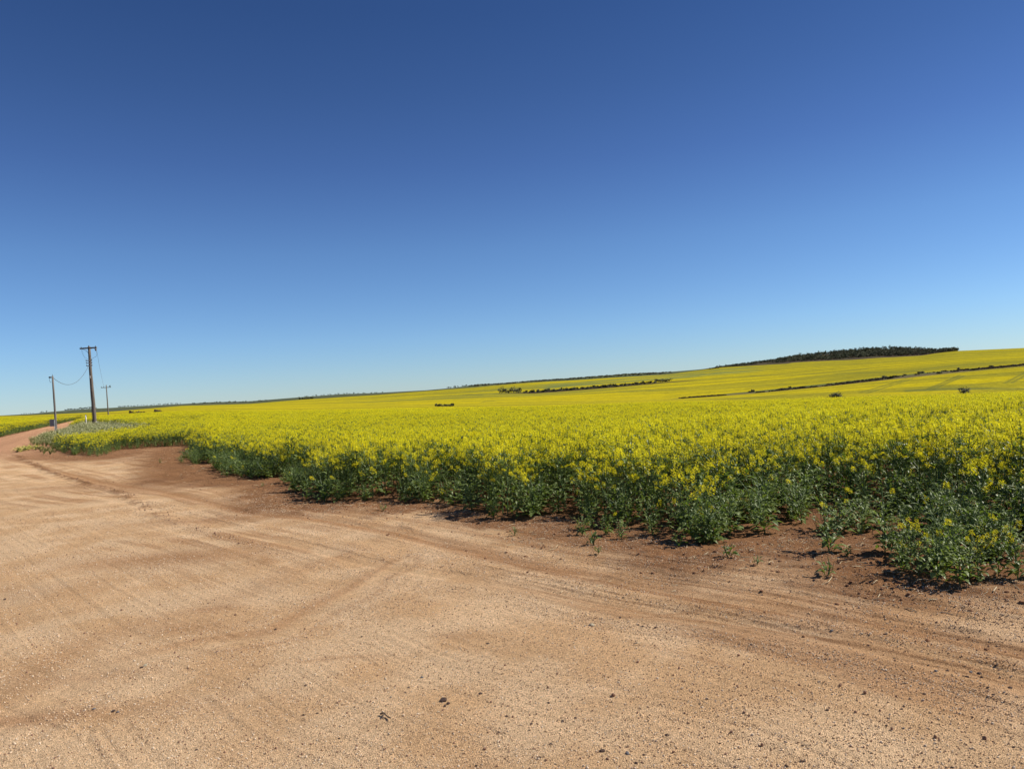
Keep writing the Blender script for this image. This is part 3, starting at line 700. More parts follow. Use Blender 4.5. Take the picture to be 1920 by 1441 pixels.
# ------------------------------------------------------------------ seedlings on the bare soil
def on_ground(x, y):
    p = ground_pt(x, y); _, dz_, _ = ground_layers(np.array([p.x]), np.array([p.y])); p.z = float(terrain_raw(p.x, p.y)) + float(dz_[0]); return p
def ground_z(x, y):
    x = np.atleast_1d(x); y = np.atleast_1d(y)
    return terrain_raw(x, y) + ground_layers(x, y)[1]
for n, (px_, py_, s_, lb) in enumerate([(964, 1003, .7, 'tiny green seedling alone on red soil left of the leafy clump'), (1111, 1024, 1.1, 'bright small seedling just in front of the low leafy clump'),
        (1122, 1040, .6, 'faint little seedling nearest the wheel tracks below the bright one'), (1274, 1027, 1.2, 'flat spreading seedling left of the dark shadowed plants'), (1368, 1046, 1.0, 'upright seedling alone before the right centre of the crop'),
        (719, 957, .7, 'small seedling in the gap between two leafy front plants'), (493, 912, .6, 'little seedling on soil below the rounded flowering clump'), (1551, 1082, 1.0, 'scrawny seedling on soil in front of the lone leafy plant'),
        (1588, 1044, .7, 'small seedling beside the lone leafy plant on the right'), (300, 868, .9, 'low seedling in the bare notch left of the crop'), (1420, 1060, .6, 'speck of a seedling on soil left of the lone leafy plant')]):
    p = on_ground(px_, py_)
    plant_object('seedling', n % 3, p, (0, 0, n * 1.3), (s_, s_, s_), lb, None, 'seedling', 'canola_seedling')
for n, (px_, py_, s_, lb) in enumerate([(1556, 1036, 1.0, 'lone leafy canola plant standing apart on the soil at right'), (1138, 1003, .62, 'low spreading canola plant in front of the crop at centre right'),
                                        (1092, 1001, .55, 'low leafy canola plant at left end of the low clump'), (1165, 1008, .5, 'small canola plant at right end of the low clump'), (1224, 1003, .6, 'short canola plant between the low clump and a dark hollow')]):
    p = on_ground(px_, py_)
    plant_object('leafy', n % 4, p, (.03, .05, n * 1.9), (s_ * 1.1, s_ * 1.1, s_), lb, None)

cl_ = sorted([(1690, 1076, .95), (1722, 1083, 1.05), (1757, 1092, 1.0), (1800, 1101, 1.1), (1834, 1090, .95), (1872, 1080, 1.1), (1908, 1086, 1.0), (1702, 1050, 1.05), (1786, 1064, 1.15), (1850, 1052, 1.1), (1742, 1058, 1.0), (1672, 1040, .8), (1895, 1050, 1.1)])
for n, (px_, py_, s_) in enumerate(cl_):
    kk_ = 'middle' if n in (3, 8, 10) else 'leafy'; s_ *= (.62 if n in (3, 8, 10) else .84) * (1 - .16 * (n % 3 == 1))
    plant_object(kk_, n % 5, on_ground(px_, py_), (.12 * math.sin(n * 2), .12 * math.cos(n * 3), n * 2.1), (s_ * 1.02, s_ * 1.02, s_), 'leafy canola plant in the clump nearest the camera at right, %s' % ordl(n, len(cl_)).replace('leftmost', 'the leftmost one').replace('rightmost', 'the rightmost one'), 'leafy plants nearest the camera at the right corner')
    
# ------------------------------------------------------------------ pale flowering weeds round the poles
def weed_plant(h, pale, seed, fm):
    random.seed(seed); mb = MB()
    for i in range(7):
        a = rnd(0, 6.28); tip = Vector((math.cos(a) * rnd(.05, .2), math.sin(a) * rnd(.05, .2), h * rnd(.7, 1.05)))
        mb.tube([Vector((0, 0, 0)), tip * .5 + Vector((0, 0, h * .08)), tip], [.004, .003, .002], 3, cap=False)
        for k in range(9):
            leaf(mb, tip * rnd(.1, .9), (rnd(-1, 1), rnd(-1, 1), rnd(0, 1)), rnd(.04, .08), rnd(.015, .03), .3, 0, False)
        for k in range(pale): floret(mb, tip + Vector((rnd(-.05, .05), rnd(-.05, .05), rnd(-.09, .03))), rnd(.012, .018), 1)
    return mb.mesh('weed', [M_WEED, fm])
wsrc = []
for i in range(3): wsrc.append(bpy.data.objects.new('0%d_weed' % i, weed_plant(.42, 4, 50 + i, M_PALE)))
wsrc.append(bpy.data.objects.new('03_weed', weed_plant(.38, 1, 60, M_PALE)))
WS = source('weed_source', wsrc)
wx, wy = jitter_grid(WEED[:, 0].min(), WEED[:, 0].max(), WEED[:, 1].min(), WEED[:, 1].max(), .34, RNG)
k = inside(wx, wy, WEED); wx, wy = wx[k], wy[k]; n = wx.size
wz = ground_z(wx, wy); dwe = seg_dist(wx, wy, np.vstack([WEED, WEED[:1]]))
sc = RNG.uniform(.55, 1.35, n) * (.6 + .8 * fbm(wx * .5, wy * .3, 2, 88)) * (.55 + .45 * smooth01(dwe / 1.2))
o = instancer('flowering_weeds', WS, np.stack([wx, wy, wz], 1), RNG.integers(0, 4, n), np.stack([RNG.normal(0, .1, n), RNG.normal(0, .1, n), RNG.uniform(0, 6.28, n)], 1), np.stack([sc * 1.3, sc * 1.3, sc], 1))
tag(o, kind='stuff'); print('weeds', n)
ymesh = [weed_plant(.16, 9, 70 + i, leaf_mat('weed_yellow', (.75, .68, .12), (.85, .80, .25), .3)) for i in range(2)]
gmesh = weed_plant(.22, 0, 75, M_PALE)
yw = [(32, 848, 1.0), (39, 847, 1.3), (47, 845, 1.4), (54, 844, 1.3), (61, 842, 1.5), (67, 844, 1.2), (74, 842, .9)]
for n, (px_, py_, s_) in enumerate(yw):
    o = bpy.data.objects.new('yellow_weed', ymesh[n % 2]); COL.objects.link(o); o.location = on_ground(px_, py_); o.scale = (s_ * 1.5, s_ * 1.5, s_ * .9); o.rotation_euler.z = n
    tag(o, 'low pale yellow flowering weed, %s of the row beside the road bend' % ordl(n, len(yw)), 'weed', 'low yellow weeds in a row beside the road')
gw = [(82, 851), (88, 846), (94, 852), (103, 849), (76, 847), (98, 843)]
gw.sort()
for n, (px_, py_) in enumerate(gw):
    o = bpy.data.objects.new('green_weed', gmesh); COL.objects.link(o); o.location = on_ground(px_, py_); o.scale = (1.5, 1.5, rnd(.7, 1.3)); o.rotation_euler.z = n * 2
    tag(o, 'low green weed tuft, %s of those left of the crop corner' % ordl(n, len(gw)), 'weed', 'green weed tufts left of the crop corner')

# ------------------------------------------------------------------ power poles and their wires
def ray_at(x, y, D):
    d = ray(x, y); d = d / d.y; return Vector((d.x * D, D, CAM_H + d.z * D))
def bent(mb, pts, r_, m=0, n=4): mb.tube(pts, [r_] * len(pts), n, m)
B1 = on_ground(178, 801); D1 = B1.y
T1 = ray_at(167, 649.5, D1)
root = empty('power_pole', B1); tag(root, 'tall leaning dark wooden power pole with short crossarm, thickest of the three', 'power pole', 'poles carrying the power line')
ax = T1 - B1
def on1(y_): return ax * ((801 - y_) / (801 - 649.5))
pm = MB(); hs = [-.4, 0, .12, .3, .5, .7, .85, 1.0]
pm.tube([ax * h + Vector((.03 * math.sin(h * 7), 0, 0)) * (0 < h < 1) for h in hs], [.19, .18, .165, .155, .145, .132, .122, .11], 14, 0)
pm.build('shaft', M_POLE, root, True)
ca_ = MB(); cm_ = on1(652.5); half = 0.80
tilt = Euler((0, R(-0.6), 0))
ca_.box(cm_ + Vector((0, -.15, 0)), (2 * half, .11, .13), tilt, 0)
ca_.box(cm_ + Vector((0, .16, 0)), (.30, .10, .12), tilt, 0)
ca_.build('crossarm', M_POLE2, root)
def insulator(base, d, parent, r_=.055, l_=.16, name='insulator'):
    mb = MB(); d = Vector(d).normalized(); pts = []; rr = []
    for q, w in ((0, .25), (.12, .3), (.14, 1), (.3, .7), (.34, .35), (.42, .9), (.58, .65), (.62, .35), (.7, .75), (.88, .55), (1, .2)):
        pts.append(Vector(base) + d * l_ * q); rr.append(r_ * w)
    mb.tube(pts, rr, 8); return mb.build(name, M_CERAM, parent, True)
insulator(cm_ + Vector((half - .12, -.15, .05)), (0, 0, 1), root, .05, .15); insulator(cm_ + Vector((half - .12, -.17, -.06)), (.2, 0, -1), root, .11, .26)
insulator(cm_ + Vector((-half + .12, -.15, .05)), (0, 0, 1), root, .045, .10); insulator(cm_ + Vector((0, -.05, .10)), (0, 0, 1), root, .07, .16)
br = MB(); bent(br, [cm_ + Vector((-half * .75, -.1, -.06)), cm_ + Vector((-half * .42, -.08, -.17)), cm_ + Vector((-half * .2, -.04, -.36)), on1(664) + Vector((-.08, 0, 0))], .016)
br.build('arm_brace', M_DARKM, root)
j = MB(); a_ = cm_ + Vector((half - .10, -.17, -.24)); b_ = on1(673) + Vector((.12, 0, 0))
bent(j, [a_, a_ + Vector((.10, 0, -.32)), a_ + Vector((.0, 0, -.62)), a_ * .45 + b_ * .55 + Vector((.12, 0, -.22)), b_], .012); j.build('jumper_wire', M_WIRE, root)
j = MB(); a_ = cm_ + Vector((-half + .14, -.17, -.05)); bent(j, [a_, a_ + Vector((.06, 0, -.4)), a_ + Vector((.22, 0, -.75)), on1(676) + Vector((-.14, 0, .1))], .008); j.build('jumper_wire', M_WIRE, root)
for rowi, yy in enumerate((676, 680.5, 685.5)):
    c_ = on1(yy); bk = MB(); bk.box(c_ + Vector((0, -.15, 0)), (.52, .05, .07), None, 0); bk.build('bracket', M_STEEL, root)
    for sx in (-1, 1): insulator(c_ + Vector((sx * .24, -.19, -.03)), (sx * .3, 0, 1), root, .05, .13)
tg = MB(); tg.box(on1(706.5) + Vector((-.03, -.165, 0)), (.13, .02, .24), None, 0); tg.build('number_plate', M_WHITE, root)
cb = MB(); cb.tube([Vector((-.17, -.06, 0)), on1(740) + Vector((-.17, -.02, 0)), on1(690) + Vector((-.15, -.02, 0))], [.018] * 3, 6); cb.build('earth_cable', M_DARKM, root)
st_ = MB(); st_.tube([Vector((.20, .02, -.2)), Vector((.19, .02, .25)), Vector((.17, 0, .58))], [.09, .085, .06], 8); st_.build('base_stake', simple_mat('weathered_concrete', (.40, .39, .37), .9, .3, 9), root, True)
# white conduit post to its left
Bw = on_ground(162, 802); wp = empty('marker_post', Bw); tag(wp, 'slim white marker post just left of the tall wooden pole', 'post')
mb = MB(); mb.tube([Vector((0, 0, -.2)), Vector((0, 0, .9)), Vector((-.01, 0, 1.22))], [.055, .055, .05], 10); mb.build('post', M_WHITE, wp, True)
mb = MB(); mb.tube([Vector((-.01, 0, 1.22)), Vector((-.01, 0, 1.26))], [.062, .05], 10); mb.box((.06, 0, 1.15), (.12, .03, .05)); mb.build('cap', M_DARKM, wp)
# service pole with the meter box
B2 = on_ground(106, 813); T2 = ray_at(98.5, 704.5, B2.y); ax2 = T2 - B2
r2 = empty('service_pole', B2); tag(r2, 'slim grey pole with a meter box near its foot, left of the tall pole', 'power pole', 'poles carrying the power line')
mb = MB(); mb.tube([ax2 * h for h in (-.06, 0, .35, .7, 1.0)], [.085, .08, .072, .066, .06], 12); mb.build('shaft', M_POLE2, r2, True)
mb = MB(); mb.tube([ax2, ax2 + Vector((0, 0, .13))], [.018, .012], 6); mb.build('top_spike', M_DARKM, r2)
mb = MB(); mb.box(ax2 * .975 + Vector((-.11, -.02, 0)), (.20, .05, .05)); mb.box(ax2 * .975 + Vector((-.2, -.02, .01)), (.10, .12, .11)); mb.build('top_bracket', M_DARKM, r2)
mb = MB(); q = ax2 * .97; bent(mb, [q + Vector((-.2, -.04, -.04)), q + Vector((-.23, -.04, -.2)), q + Vector((-.16, -.05, -.36)), q + Vector((-.07, -.06, -.30))], .012); mb.build('jumper_wire', M_WIRE, r2)
mb = MB(); bz = ax2 * .19 + Vector((-.19, -.05, 0)); mb.box(bz, (.36, .20, .50), None, 0); mb.box(bz + Vector((0, 0, .262)), (.40, .25, .025), None, 0)
bx_ = mb.build('meter_box', M_GREYBOX, r2); mb = MB(); mb.box(bz + Vector((0, -.108, -.01)), (.30, .012, .42)); mb.box(bz + Vector((.11, -.12, 0)), (.025, .02, .07)); mb.build('door', simple_mat('box_door', (.20, .22, .235), .5, .1, 4), bx_)
mb = MB(); mb.tube([Vector((-.06, -.07, -.1)), Vector((-.065, -.07, .95))], [.03, .03], 8); mb.build('conduit', M_WHITE, r2, True)
# far pole
D3 = 232.0; B3 = at_depth(201.2, D3); T3 = ray_at(199.2, 721.5, D3); ax3 = T3 - B3
r3 = empty('power_pole', B3); tag(r3, 'distant thin power pole with a wide crossarm beyond the crop crest', 'power pole', 'poles carrying the power line')
mb = MB(); mb.tube([ax3 * h for h in (-.03, 0, .5, 1.0)], [.20, .19, .16, .13], 10); mb.build('shaft', M_POLE, r3, True)
c3 = T3 - B3 + Vector((0, -.2, -.75)); mb = MB(); mb.box(c3, (3.0, .13, .15)); mb.build('crossarm', M_POLE2, r3)
for xx, nm in ((-1.4, 0), (-.7, 0), (1.0, 0), (1.35, 0)): insulator(c3 + Vector((xx, 0, .07)), (0, 0, 1), r3, .10, .34)
mb = MB(); mb.box(c3 + Vector((1.15, 0, .45)), (.5, .15, .14), Euler((0, -.5, 0))); mb.build('switch', M_DARKM, r3)
def wire(a, b, sag, r_, label, name='power_line'):
    pts = []; n_ = 28
    for i in range(n_ + 1):
        t = i / n_; p = a.lerp(b, t); p.z -= sag * 4 * t * (1 - t); pts.append(p)
    mb = MB(); mb.tube(pts, [r_] * len(pts), 5); o = mb.build(name, M_WIRE, None, True); tag(o, label, 'wire', 'overhead wires'); return o
wire(B1 + on1(687) + Vector((-.15, -.15, 0)), T2 + Vector((.02, 0, -.12)), 1.05, .016, 'sagging wire from the tall pole down to the slim service pole')
wire(B1 + cm_ + Vector((half - .05, -.1, -.2)), T3 + Vector((.1, -.2, .1)), 2.3, .010, 'thin wire running from right crossarm end to the distant pole')
wire(B1 + cm_ + Vector((-half + .12, -.1, .1)), T3 + Vector((-1.3, -.2, -.4)), 2.3, .004, 'faint wire running from left crossarm end to the distant pole')

# ------------------------------------------------------------------ trees, bushes and scrub far off
def crown(mb, c, rx, ry, rz, n, fs, m, holes=.25):
    c = Vector(c)
    for i in range(n):
        d = Vector((random.gauss(0, 1), random.gauss(0, 1), random.gauss(0, 1))).normalized() * (random.random() ** .45)
        if d.z < -.55: d.z *= -.5
        p = c + Vector((d.x * rx, d.y * ry, d.z * rz)) * (1 + .25 * math.sin(d.x * 5 + d.y * 7))
        a = Vector((rnd(-1, 1), rnd(-1, 1), rnd(-1, 1))).normalized() * fs * rnd(.5, 1.2); b = a.orthogonal().normalized() * fs * rnd(.5, 1.1)
        mb.add([p - a, p + b, p + a * .9, p - b * .8], [[0, 1, 2, 3]], m)
def tree_parts(seed, h, w, n=90, fs=.09, trunk=.35):
    """a small eucalypt: (trunk builder, crown builder), height h, width w"""
    random.seed(seed); tr, cr = MB(), MB()
    top = Vector((rnd(-.05, .05) * h, rnd(-.05, .05) * h, h * .75))
    trunk = .22
    tr.tube([Vector((0, 0, -.05 * h)), Vector((0, 0, h * trunk)), top], [.035 * h, .025 * h, .01 * h], 6)
    for i in range(4):
        a = i * 1.6 + rnd(-.4, .4); c = Vector((math.cos(a) * w * .24, math.sin(a) * w * .24, h * rnd(.34, .74)))
        tr.tube([Vector((0, 0, h * trunk)), c], [.02 * h, .008 * h], 4, cap=False)
        crown(cr, c, w * rnd(.2, .30), w * rnd(.2, .30), h * rnd(.24, .34), n // 4, h * fs, 0)
    return tr, cr
def bush_parts(seed, n=160, fs=.085, lob=5):
    random.seed(seed); tr, cr = MB(), MB()
    for i in range(5):
        a = i * 1.26; tr.tube([Vector((0, 0, -.05)), Vector((math.cos(a) * .2, math.sin(a) * .2, .45))], [.03, .012], 5, cap=False)
    for i in range(lob):
        a = i * 2.4; q = rnd(.05, .27); crown(cr, (math.cos(a) * q, math.sin(a) * q, rnd(.36, .58)), rnd(.18, .28), rnd(.18, .28), rnd(.22, .34), n // lob, fs, 0)
    crown(cr, (0, 0, .28), .42, .42, .26, n // 3, fs, 0)
    return tr, cr
TM = []; SM = []; SCM = []
for i in range(5):
    a, b = tree_parts(300 + i, 1.0, rnd(.75, 1.2)); TM.append(joined('0%d_tree' % i, [(a, [M_TRUNK]), (b, [M_TREE])]).data)
for i in range(4):
    a, b = bush_parts(400 + i, 110, .11); SM.append(joined('0%d_shrub' % i, [(a, [M_TRUNK]), (b, [M_TREE])]).data)
    SCM.append(joined('0%d_scrub' % i, [(a, [M_TRUNK]), (b, [M_SCRUB])]).data)
def plant_row(pts, meshes, name, cat, group, lab, hgt_, wid_):
    """pts: (photo x, distance); one object each, described by its place in the row"""
    pts = sorted(pts)
    for n_, (x_, D_) in enumerate(pts):
        o = bpy.data.objects.new(name, meshes[n_ * 7 % len(meshes)]); COL.objects.link(o)
        h_ = hgt_ * rnd(.55, 1.3); w_ = wid_ * rnd(.65, 1.3)
        p_ = at_depth(x_, D_); p_.z -= .10 * h_; o.location = p_; o.scale = (w_, w_, h_); o.rotation_euler.z = rnd(0, 6.28)
        tag(o, lab % ordl(n_, len(pts)), cat, group)
random.seed(5)
def spread_x(a, b, n, j=.35): return [a + (b - a) * (i + .5 + rnd(-j, j)) / n for i in range(n)]
SKY = D6 - 25
plant_row([(x, SKY) for x in spread_x(36, 61, 6)], TM, 'skyline_tree', 'tree', 'small trees on the far left skyline', 'tiny skyline tree, %s of the sparse group left of both poles', 4.6, 4.2)
plant_row([(x, SKY) for x in spread_x(72, 86, 4)], TM, 'skyline_tree', 'tree', 'small trees on the far left skyline', 'tiny skyline tree, %s of the four just left of the slim pole', 5.2, 5.0)
plant_row([(x, SKY - 15) for x in spread_x(119, 179, 24)], TM, 'skyline_tree', 'tree', 'small trees on the far left skyline', 'skyline tree, %s of the dense row behind the tall pole', 5.4, 8.0)
plant_row([(x, SKY) for x in spread_x(218, 338, 30, .45)], TM, 'skyline_tree', 'tree', 'small trees on the far left skyline', 'skyline tree, %s of the long row right of the distant pole', 4.8, 6.0)
plant_row([(x, SKY - 350 + rnd(-60, 60)) for x in spread_x(356, 500, 24, .5)], TM, 'distant_tree', 'tree', 'trees on the dark hills left of centre', 'dark tree, %s of the scattered line on the left hill', 4.6, 8.0)
plant_row([(x, SKY) for x in spread_x(560, 720, 22, .5)], TM, 'skyline_tree', 'tree', 'trees along the skyline left of centre', 'skyline tree, %s of the row on the low ridge left of centre', 4.0, 9.0)
plant_row([(x, D5 + 40) for x in spread_x(560, 588, 7)], SM, 'distant_shrub', 'shrub', 'shrubs at the far field edge', 'dark shrub, %s of the clump at far field edge left of centre', 5.5, 8.0)
plant_row([(x, SKY) for x in spread_x(838, 880, 8, .5)], TM, 'skyline_tree', 'tree', 'trees along the skyline near the middle', 'skyline tree, %s of the short row left of the bare knoll', 6.0, 10.0)
plant_row([(x, 352 + rnd(-8, 8)) for x in spread_x(816, 850, 9)], SM, 'field_shrub', 'shrub', 'shrubs in the hollow in the yellow field', 'dark shrub, %s of the cluster in the hollow near the middle', 1.8, 2.6)
plant_row([(x, DS2 + 10 + rnd(-15, 25)) for x in spread_x(934, 978, 10)], TM, 'creek_tree', 'tree', 'trees at the head of the middle creek line', 'dark tree, %s of the clump at creek head in mid field', 7.5, 8.5)
plant_row([(x, DS2 + rnd(-10, 10)) for x in spread_x(979, 1016, 7)], SM, 'creek_shrub', 'shrub', 'shrubs along the middle creek line', 'shrub, %s of the low gap between clump and hedge line', 4.0, 5.5)
plant_row([(x, DS2 - 5 + rnd(-25, 25)) for x in spread_x(1006, 1232, 58, .6)], SM, 'creek_shrub', 'shrub', 'shrubs along the middle creek line', 'dark shrub, %s of the long creek line hedge across the mid field', 3.8, 6.0)

plant_row([(x, DS2 + rnd(-15, 15)) for x in spread_x(1231, 1257, 8)], TM, 'creek_tree', 'tree', 'trees at the right end of the middle creek line', 'tree, %s of the clump ending the middle creek line', 6.0, 7.5)
plant_row([(x, D5 - 30) for x in spread_x(1333, 1350, 5)], SM, 'field_shrub', 'shrub', 'shrubs below the left foot of the wooded hill', 'shrub, %s of the small clump below wooded hill left end', 4.5, 6.0)
plant_row([(x, DS1 + rnd(-20, 25)) for x in (1407, 1412, 1466, 1471, 1482, 1592, 1598, 1660, 1668, 1673, 1680, 1699, 1727, 1732, 1764, 1772, 1800, 1828, 1862, 1878, 1905)], SM, 'creek_shrub', 'shrub', 'taller shrubs on the right creek line', 'taller shrub, %s of those on the right creek line', 2.1, 4.2)
plant_row([(x, D6 - 20 + rnd(-70, 0)) for x in spread_x(1346, 1480, 22, .6)], TM, 'hill_tree', 'tree', 'trees on the skyline of the wooded hill', 'skyline tree, %s on the left slope of the wooded hill', 5.5, 8.0)
plant_row([(x, D6 - 15 + rnd(-70, 0)) for x in spread_x(1485, 1690, 30, .6)], TM, 'hill_tree', 'tree', 'trees on the skyline of the wooded hill', 'skyline tree, %s along the top of the wooded hill', 12.0, 11.0)
plant_row([(x, D6 - 15 + rnd(-60, 0)) for x in spread_x(1695, 1772, 10, .6)], TM, 'hill_tree', 'tree', 'trees on the skyline of the wooded hill', 'skyline tree, %s on the bare right shoulder of the hill', 4.0, 8.0)
plant_row([(x, D6 - 25) for x in spread_x(1773, 1802, 8, .5)], TM, 'hill_tree', 'tree', 'trees on the skyline of the wooded hill', 'skyline tree, %s of the knot at right end of the hill', 9.0, 9.0)
hp = [o for o in COL.objects if o.name.startswith('creek_shrub') and 'hedge across' in o.get('label', '')]
hp.sort(key=lambda o: o.location.x / o.location.y)
for n_, o in enumerate(hp):
    q = n_ * 3 // len(hp); sub = [z for z in range(len(hp)) if z * 3 // len(hp) == q]
    o['label'] = 'dark shrub, %s in the %s third of the mid field creek hedge' % (ordl(n_ - sub[0], len(sub)), ['left', 'middle', 'right'][q])
plant_row([(x, 236 + rnd(-6, 6)) for x in (244, 249, 256, 262, 267, 291, 295)], SCM, 'dead_shrub', 'shrub', 'small brown shrubs in the left crop', 'small brown shrub, %s of those on the crest right of poles', 2.1, 2.6)
plant_row([(x, 150 + rnd(-4, 4)) for x in (147, 151, 155, 160, 164)], SCM, 'roadside_shrub', 'shrub', 'low shrubs where the road crosses the crest', 'low brown shrub, %s of the line where the road tops out', 1.1, 2.6)
# two bushes standing in the crop at right
def big_bush(seed, x, D, ytop, wpx, label, loose):
    p_ = at_depth(x, D); h_ = (ray_at(x, ytop, D).z - p_.z); w_ = wpx / F_PX * D
    a, b = bush_parts(seed, 620 if not loose else 330, .040 if not loose else .055, 6)
    r_ = empty('crop_bush', p_); r_.scale = (w_, w_, h_ / .92); tag(r_, label, 'bush', 'bushes standing in the crop')
    a.build('trunk', M_TRUNK, r_); b.build('crown', M_BUSH, r_)
big_bush(511, 1566.5, 215, 732.5, 37, 'dense dark dome-shaped bush alone beyond the crop crest', False)
big_bush(523, 1807.5, 215, 722.5, 27, 'smaller ragged open bush at the crop crest near the right edge', True)
# woodland on the hill and scrub along the creek line
HS = source('hill_source', [bpy.data.objects.new('0%d_a' % i, TM[i]) for i in range(5)] + [bpy.data.objects.new('1%d_a' % i, SCM[i]) for i in range(4)])
def scatter_far(n, x0, x1, Dlo, Dhi, rng):
    xs = rng.uniform(x0, x1, n); t_ = rng.random(n); Ds = Dlo(xs) + (Dhi(xs) - Dlo(xs)) * t_
    us = np.interp(xs, PX, colx); return us * Ds, Ds, xs
hx, hy, hxp = scatter_far(6500, 1345, 1800, lambda x: D5 + 60 + 0 * x, lambda x: D6 + 0 * x, RNG)
clear = fbm(hx * .011, hy * .006, 3, 501); kk = clear > .50; hx, hy, hxp = hx[kk], hy[kk], hxp[kk]; n = hx.size
treed = (RNG.random(n) < K(hxp, [1345, 1480, 1690, 1720, 1770, 1780, 1800], [.2, .4, .6, .1, .08, .5, .6]))
pk = np.where(treed, RNG.integers(0, 5, n), 5 + RNG.integers(0, 4, n)); hh = np.where(treed, RNG.uniform(4, 11, n), RNG.uniform(1.5, 3, n)); ww = np.where(treed, RNG.uniform(6, 11, n), RNG.uniform(3, 6, n)); hh = hh * K(hxp, [1345, 1400, 1500], [.22, .6, 1])
o = instancer('hill_woodland', HS, np.stack([hx, hy, terrain_raw(hx, hy) - .3], 1), pk, np.stack([0 * hx, 0 * hx, RNG.uniform(0, 6.28, n)], 1), np.stack([ww, ww, hh], 1)); tag(o, kind='stuff')
hx, hy, hxp = scatter_far(1900, 1250, 1960, lambda x: DS1 - K(x, [1250, 1500, 1900], [6, 26, 16]), lambda x: DS1 + K(x, [1250, 1500, 1900], [3, 5, 5]), RNG)
kk = fbm(hx * .05, hy * .03, 3, 301) > .40; hx, hy = hx[kk], hy[kk]; n = hx.size
ww = RNG.uniform(.6, 1.9, n); o = instancer('creek_scrub', HS, np.stack([hx, hy, terrain_raw(hx, hy)], 1), 5 + RNG.integers(0, 4, n), np.stack([0 * hx, 0 * hx, RNG.uniform(0, 6.28, n)], 1), np.stack([ww, ww, ww * .6], 1)); tag(o, kind='stuff')
hx, hy, hxp = scatter_far(800, 880, 1262, lambda x: D5 + 100 + 0 * x, lambda x: D6 - 10 + 0 * x, RNG)
n = hx.size; ww = RNG.uniform(4, 9, n); o = instancer('ridge_scrub', HS, np.stack([hx, hy, terrain_raw(hx, hy)], 1), np.where(RNG.random(n) < .5, RNG.integers(0, 5, n), 5 + RNG.integers(0, 4, n)), np.stack([0 * hx, 0 * hx, RNG.uniform(0, 6.28, n)], 1), np.stack([ww, ww, ww * .22], 1)); tag(o, kind='stuff')

# ------------------------------------------------------------------ stones, gravel, straw
def stone_mesh(seed, mat_, sub=2, flat=.65, name='stone'):
    import bmesh
    random.seed(seed); bm = bmesh.new(); bmesh.ops.create_icosphere(bm, subdivisions=sub, radius=.5)
    pl = [(Vector((rnd(-1, 1), rnd(-1, 1), rnd(-.6, 1))).normalized(), rnd(.30, .46)) for _ in range(9)]
    for v in bm.verts:
        for n_, d_ in pl:
            e = v.co.dot(n_) - d_
            if e > 0: v.co -= n_ * e * .92
        v.co += Vector((rnd(-1, 1), rnd(-1, 1), rnd(-1, 1))) * .012
        v.co.z = v.co.z * flat
    me_ = bpy.data.meshes.new(name); bm.to_mesh(me_); bm.free(); me_.materials.append(mat_); return me_
ST = {k: [stone_mesh(600 + i * 7 + j, m_, 3 if k != 'g' else 2, name='stone') for i in range(3)] for j, (k, m_) in enumerate((('d', M_ROCKD), ('p', M_ROCKP), ('g', M_ROCKG)))}
def stone(x, y, wpx, k, label, group=None, hs=1.0, name='stone', cat='stone'):
    p_ = on_ground(x, y); w_ = .9 * wpx / F_PX * p_.y
    o = bpy.data.objects.new(name, random.choice(ST[k])); COL.objects.link(o); o.location = p_ + Vector((0, 0, w_ * .08 * hs)); o.scale = (w_, w_ * rnd(.7, .95), w_ * hs); o.rotation_euler = (rnd(-.2, .2), rnd(-.2, .2), rnd(0, 6.28))
    tag(o, label, cat, group)
random.seed(91)
stone(1110, 1170, 13, 'p', 'pale cream angular stone casting a shadow on the sand right of centre', hs=1.1)
stone(832, 1314, 17, 'd', 'largest dark stone on the sand, low in the middle of the photo', hs=1.15)
stone(841, 1319, 10, 'd', 'small dark stone touching the right side of the largest dark stone')
stone(834, 1324, 7, 'd', 'little dark chip just below the largest dark stone')
stone(1129, 1408, 14, 'd', 'rounded dark stone near the bottom edge, right of the middle', hs=1.0)
stone(1176, 1412, 12, 'g', 'grey stone beside the rounded dark stone near the bottom edge')
stone(1251, 1378, 9, 'd', 'reddish pointed stone standing alone at lower right of centre')
stone(1428, 1115, 9, 'd', 'flat dark stone lying in the smooth wheel track', hs=.4)
stone(272, 1247, 9, 'p', 'pale pebble with a dark shadow on the left side of the sand')
stone(265, 1251, 8, 'd', 'dark stone beside the pale pebble on the left sand')
stone(213, 1332, 9, 'd', 'dark stone in the small cluster at lower left')
stone(221, 1334, 8, 'g', 'grey stone at right end of the small cluster at lower left')
stone(176, 1331, 8, 'g', 'grey stone at left end of the small cluster at lower left')
stone(718, 1214, 6, 'p', 'small white pebble on the sand at the middle')
stone(791, 1269, 8, 'g', 'blue-grey stone above and left of the largest dark stone')
stone(901, 1299, 9, 'd', 'dark stone up and right of the largest dark stone')
stone(766, 1287, 8, 'd', 'thin dark stone up and left of the largest dark stone', hs=.5)
stone(760, 1298, 7, 'd', 'lower of two thin dark stones left of the largest one', hs=.5)
stone(950, 1341, 8, 'd', 'dark stone right of and below the largest dark stone')
stone(935, 1372, 7, 'd', 'dark chip below right of the largest dark stone')
stone(516, 1178, 7, 'd', 'dark stone at the end of the diagonal wheel mark')
stone(914, 1204, 8, 'd', 'flat brown stone alone on smooth sand at centre', hs=.5)
stone(1195, 1195, 1, 'p', 'tiny pale chip near the thin twig right of centre')
stone(1163, 1157, 7, 'd', 'brown stone just above and right of the pale cream stone')
stone(1205, 1174, 6, 'd', 'left one of two small stones right of the pale cream stone')
stone(1229, 1177, 7, 'd', 'right one of two small stones right of the pale cream stone')
stone(9, 1124, 8, 'd', 'dark stone at the left edge of the photo')
